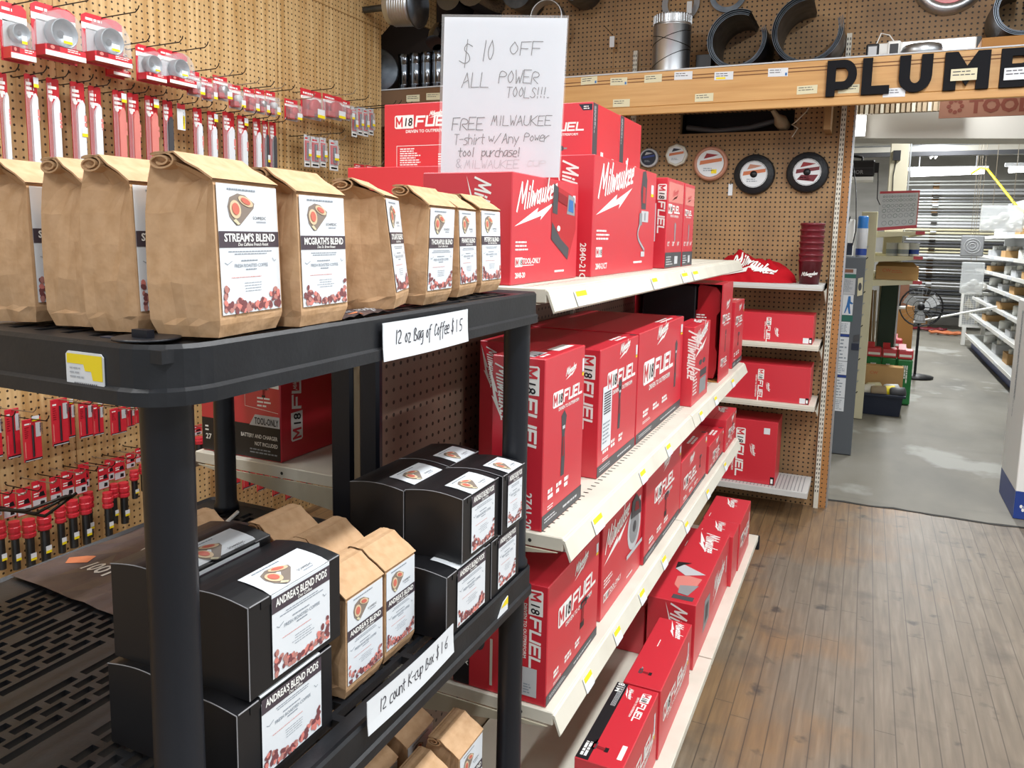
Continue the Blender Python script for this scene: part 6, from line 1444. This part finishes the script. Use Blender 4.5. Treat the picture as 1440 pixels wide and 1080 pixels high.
def box_fan():
    x0, x1, y, z0, z1 = 1.39, 1.80, 14.0, .285, .845; O = (1.7, y, 0); t = thing('box_fan', 'white square box fan at the end of the rear passage', 'fan', O)
    b = MB(); w = .035; b.box((x0, y, z0), (x0+w, y+.12, z1), 'white', .008); b.box((x1-w, y, z0), (x1, y+.12, z1), 'white', .008); b.box((x0+w, y, z0), (x1-w, y+.12, z0+w), 'white'); b.box((x0+w, y, z1-w), (x1-w, y+.12, z1), 'white'); b.box((x0+.05, y, 0), (x0+.10, y+.12, z0), 'white'); b.box((x1-.10, y, 0), (x1-.05, y+.12, z0), 'white'); b.make('frame', t, O)
    b = MB()
    for k in range(15): z = z0+w+(z1-z0-2*w)*(k+.5)/15; b.tube([(x0+w, y+.012, z), (x1-w, y+.012, z)], .004, 'white', 4)
    for k in range(9): x = x0+w+(x1-x0-2*w)*(k+.5)/9; b.tube([(x, y+.016, z0+w), (x, y+.016, z1-w)], .003, 'white', 4)
    b.make('grille', t, O); cx, cz = (x0+x1)/2, (z0+z1)/2
    for k in range(5):
        a = 2*PI*k/5; b = MB(); P = [(cx+q*math.cos(a+s)*.9, y+.06+d, cz+q*math.sin(a+s)*1.2) for q, s, d in ((.04, -.3, 0), (.19, -.3, -.02), (.19, .35, .02), (.04, .3, 0))]; b.add(P+[tuple(Vector(p)+Vector((0, .004, 0))) for p in P], [(0, 1, 2, 3), (7, 6, 5, 4), (0, 1, 5, 4), (1, 2, 6, 5), (2, 3, 7, 6), (3, 0, 4, 7)], 'cream'); b.make('blade', t, O)
    b = MB(); b.box((x0+w, y+.112, z0+w), (x1-w, y+.118, z1-w), 'lgrey'); b.make('back_grille', t, O)
box_fan()
b = MB(); b.tube([(.52, 11.3, .545), (1.515, 11.3, .82)], .014, 'white', 8); tag(b.make('white_pole', None, (.9, 11.3, .55)), 'white pole sticking out level above the rear passage floor', 'pole')
for i, (x, y, m, lab) in enumerate(((.105, 8.80, 'tan', 'tan wooden broom handle leaning under the cream shelves'), (.075, 8.86, 'wooddark', 'dark wooden handle leaning under the cream shelves'))):
    b = MB(); b.tube([(x+.02, y, 0), (x-.01, y+.03, 1.10)], .013, m, 8); tag(b.make('broom_handle', None, (x, y, 0)), lab, 'handle')
b = MB(); b.box((.15, 8.9, .50), (.31, 8.94, 1.20), 'dgreen', .004); b.box((.15, 8.9, 0), (.17, 8.94, .50), 'dgreen'); b.box((.29, 8.9, 0), (.31, 8.94, .50), 'dgreen'); tag(b.make('green_board', None, (.23, 8.9, 0)), 'dark green board standing under the cream shelves', 'board')
b = MB(); b.box((.36, 10.9, 0), (.58, 11.2, .80), 'cardboard', .004); tag(b.make('brown_carton', None, (.47, 11, 0)), 'tall brown carton standing on the floor beside the round black fan', 'box')
b = MB(); b.box((.34, 10.9, .801), (.50, 11.2, 1.12), 'brownboard', .004); tag(b.make('brown_carton', None, (.42, 11, .801)), 'dark brown carton on top of the tall brown carton', 'box')
def plunger():
    x, y = .33, 9.6; O = (x, y, 0); t = thing('white_plunger', 'white T-handled pump upright above the red and green bags', 'pump', O); b = MB(); b.tube([(x, y, .4), (x, y, .86)], .018, 'white', 10); b.make('shaft', t, O); b = MB(); b.tube([(x-.09, y, .865), (x+.09, y, .88)], .018, 'white', 10); b.make('handle', t, O); b = MB(); b.lathe([(.16, 0), (.16, .34), (.15, .42), (.05, .44), (0, .44)], 'lgrey', (x, y, 0), seg=20); b.make('drum', t, O)
plunger()
def feed_bag(label, x, y, w, h, d, seed):
    O = (x, y, 0); z0 = .2 if y < 9 and x < .3 else .0
    t = thing('red_green_sack', label, 'sack', O); b = MB(); b.box((x-w/2, y, .005), (x+w/2, y+d, h*.76), 'green', .01); f = Fr((x-w/2, y-.0005, 0), (1, 0, 0), (0, 0, 1)); b.lines(f.sub(w*.32, h*.66, -PI/2) if seed == 2 else f, 0 if seed == 2 else w*.3, 0 if seed == 2 else h*.56, h*.3 if seed == 2 else w*.4, w*.4 if seed == 2 else h*.12, 3 if seed == 2 else 1, 'white', 1, seed, .7)
    if seed < 2: b.disc(f, w*.5, h*.42, w*.3, h*.10, 'black', 1, 12)
    b.make('sack_body', t, O); b = MB(); b.box((x-w/2, y, h*.76), (x+w/2, y+d, h*.92), 'red', .01); b.prism(Fr((x, y+d, 0), (0, -1, 0), (0, 0, 1)), [(0, h*.92), (d, h*.92), (d*.6, h), (d*.4, h)], w*.48, 'red'); b.rect(f, w*.1, h*.80, w*.8, h*.04, 'white', 1); b.make('sack_top', t, O)
feed_bag('red and green sack, left one in the front row of the passage', .125, 8.45, .135, .60, .12, 0)
feed_bag('red and green sack, middle one in the front row of the passage', .265, 8.45, .135, .60, .12, 1)
feed_bag('red and green sack, right one in the front row with white characters', .405, 8.42, .135, .60, .12, 2)
feed_bag('red and green sack in the row behind, left one', .24, 9.15, .10, .62, .12, 3)
feed_bag('red and green sack in the row behind, right one', .35, 9.15, .10, .62, .12, 3)
b = MB(); b.box((.055, 8.22, .19), (.39, 8.36, .40), 'cardboardl', .003); b.box((.06, 8.22, 0), (.38, 8.36, .19), 'cardboard'); b.text(Fr((.055, 8.2195, .30), (1, 0, 0), (0, 0, 1)), 'CW', .04, .02, .03, 'orange', 1, bold=.02, maxw=.08); tag(b.make('open_carton_tray', None, (.2, 8.3, 0)), 'brown carton behind the dark bin of fittings on the passage floor', 'box')
def bin_():
    x0, x1, y0, y1 = .02, .385, 7.80, 8.12; O = (.2, 7.96, 0); t = thing('dark_bin', 'dark blue plastic bin of fittings on the floor of the rear passage', 'bin', O); b = MB(); h = .2
    vs = [(x0+.02, y0+.02, .0), (x1-.02, y0+.02, .0), (x1-.02, y1-.02, .0), (x0+.02, y1-.02, 0), (x0, y0, h), (x1, y0, h), (x1, y1, h), (x0, y1, h)]; b.add(vs, [(3, 2, 1, 0), (0, 1, 5, 4), (1, 2, 6, 5), (2, 3, 7, 6), (3, 0, 4, 7)], 'navy')
    b.add([(p[0]*.97+.006, p[1]*.99+.08, p[2]+.004) for p in vs], [(0, 1, 2, 3), (4, 5, 1, 0), (5, 6, 2, 1), (6, 7, 3, 2), (7, 4, 0, 3)], 'navy'); b.make('tub', t, O)
    b = MB(); 
    for q in (((x0-.02, y0-.02, h-.02), (x1+.02, y0, h)), ((x0-.02, y1, h-.02), (x1+.02, y1+.02, h)), ((x0-.02, y0, h-.02), (x0, y1, h)), ((x1, y0, h-.02), (x1+.02, y1, h))): b.box(*q, 'navy')
    b.make('rim', t, O)
    for i, (x, y, m, nm) in enumerate(((.08, 7.9, 'cream', 'cream'), (.17, 7.88, 'tan', 'tan'), (.25, 7.9, 'yellow', 'yellow'), (.33, 7.89, 'dgrey', 'dark'), (.13, 8.03, 'cream2', 'pale'), (.28, 8.04, 'lgrey', 'grey'))):
        b = MB(); b.lathe([(.0, 0), (.05, .0), (.055, .02), (.05, .12), (.03, .13), (0, .13)], m, (x-.05, y, h+.005), (1, .15*(-1)**i, .15), 14); tag(b.make('plastic_fitting', None, (x, y, h)), f'{nm} fitting lying in the dark bin', 'fitting')
    b = MB(); b.box((.05, 7.83, .10), (.36, 8.08, .165), 'dgrey'); b.make('filling', t, O)
bin_()
# right-hand shelving of the rear room, wire shelves full of white pipe fittings
def right_shelving():
    O = (1.8, 11, 0); t = thing('white_wire_shelving', 'long white shelving full of pipe fittings on the right of the rear passage', 'shelving', O)
    b = MB(); b.box((1.86, 8.6, 0), (1.90, 13.8, 2.2), 'lgrey'); b.make('back_panel', t, O)
    for z, xf in ((.20, 1.47), (.52, 1.50), (.78, 1.52), (1.02, 1.52), (1.22, 1.52), (1.43, 1.52), (1.70, 1.52)):
        b = MB(); b.box((xf, 8.6, z-.012), (1.86, 13.8, z), 'wshelf'); b.box((xf-.012, 8.6, z-.03), (xf, 13.8, z+.012), 'white'); o = b.make('shelf', t, O)
        for y in (9.2, 10.4, 11.9): b = MB(); b.box((xf-.016, y, z-.026), (xf-.012, y+.3, z+.008), 'paper'); b.make('price_strip', o, O)
    b = MB(); b.box((1.55, 8.65, 0), (1.56, 13.75, .188), 'dblue'); b.make('kick_plate', t, O)
right_shelving()
r = random.Random(12)
FT = 0
for zi, z in enumerate((.20, .52, .78, 1.02, 1.22, 1.43, 1.70)):
    lv = ('lowest', 'second', 'third', 'fourth', 'fifth', 'sixth', 'top')[zi]
    for k, y in enumerate((8.75, 9.25, 9.8, 10.5, 11.4, 12.6)):
        nm = ('nearest', 'second', 'third', 'fourth', 'fifth', 'farthest')[k]
        b = MB(); x = 1.56; hh = min(.14, .12+.03*r.random()) if zi not in (0,) else .2
        if (k+zi) % 3 != 2:
            b.box((x, y, z+.001), (x+.24, y+.34, z+hh*.62), ('cardboardl', 'lgrey', 'cardboard')[(k+zi) % 3]); n = 'parts_box'
            for q in range(3):
                b3 = MB(); c = (x+.05+.065*q, y+.06+.09*q, z+hh*.62+.002); b3.lathe([(.02, 0), (.035, 0), (.035, .05), (.028, .055), (.02, .05), (.02, 0)], 'white', c, (0, 0, 1) if q != 1 else (.35, -.2, 1), 12)
                tag(b3.make('pipe_fitting', None, c), f'white fitting in the {nm} open box on the {lv} shelf at the right', 'fitting', f'fittings in the {nm} box, {lv} shelf')
            lab = f'open box of white fittings on the {lv} shelf at the right, {nm} along it'
        else:
            b.lathe([(.05, 0), (.07, 0), (.07, .10), (.06, .11), (.05, .10), (.05, 0)], 'white', (x+.09, y+.1, z+.001), (0, 0, 1), 14); b.tube([(x+.09, y+.22, z+.05), (x+.12, y+.3, z+.06), (x+.2, y+.32, z+.06)], .045, 'cream', 10); n = 'pipe_fitting'
            lab = f'loose white pipe fitting on the {lv} shelf at the right, {nm} along it'
        tag(b.make(n, None, (x, y, z)), lab, 'box' if n == 'parts_box' else 'fitting', 'pipe fittings on the right shelving')
for i, (x0, x1, y, z0, z1, lab) in enumerate(((.99, 1.36, 9.0, 1.72, 1.98, 'clear plastic bag of fittings hanging at the upper right of the passage'), (1.05, 1.3, 11.2, 1.44, 1.70, 'grey ribbed plastic panel hanging beside the right shelving'), (1.12, 1.38, 11.6, .95, 1.36, 'clear plastic bin hanging at the near end of the right shelving'))):
    b = MB(); b.box((x0, y, z0), (x1, y+.05, z1), 'clearw' if i != 1 else 'grey', .012)
    if i != 1:
        for k in range(5): b.lathe([(.02, 0), (.05, 0), (.05, .03), (.02, .03), (.02, 0)], 'white', (x0+.06+.07*k*(x1-x0)/.37, y+.012, z0+.06+.04*(k % 3)), (0, 1, .2), 12)
    else:
        for k in range(3): b.tube([((x0+x1)/2+.03*(k+1)*math.cos(a), y-.004, (z0+z1)/2+.03*(k+1)*math.sin(a)) for a in [2*PI*m/16 for m in range(17)]], .004, 'lgrey', 5)
    b.tube([(x0+.1, y+.03, z1), (x0+.1, y+.03, 3.25)], .003, 'wirel', 5); b.tube([(x1-.1, y+.03, z1), (x1-.1, y+.03, 3.25)], .003, 'wirel', 5)
    tag(b.make(('plastic_bag', 'ribbed_panel', 'plastic_bin')[i], None, (x0, y, z0)), lab, 'plastic')
def right_carton():
    O = (1.05, 5.45, 0); t = thing('tall_carton', 'tall white carton with a blue foot standing at the right edge of the doorway', 'box', O)
    b = MB(); b.box((.885, 5.22, .0), (1.24, 5.75, 1.26), 'white', .004); f = Fr((.885, 5.2195, 0), (1, 0, 0), (0, 0, 1)); g = Fr((.8845, 5.75, 0), (0, -1, 0), (0, 0, 1))
    for ff, w in ((f, .355), (g, .53)): b.rect(ff, 0, 0, w, .165, 'dblue'); b.lines(ff.sub(w*.3, 1.2, -PI/2), 0, 0, .8, .05, 3, 'inkf', 1, 4)
    for a, c in ((.035, .075), (.055, .075), (.045, .055)): b.disc(f, a, c, .008, .011, 'white', 2, 8)
    b.make('carton', t, O)
right_carton()
for i, (x, y) in enumerate(((.95, 15.9), (1.2, 15.4))):
    b = MB(); b.tube([(x+.18*math.cos(a)+.02*a, y+.1*math.sin(a), .03+.02*(k % 2)) for k, a in enumerate([.6*k for k in range(30)])], .02, 'orange' if i else 'maroon', 6); tag(b.make('coiled_hose', None, (x, y, 0)), ('dark red coiled hose on the floor at the end wall', 'orange coiled hose on the floor before the end wall')[i], 'hose')
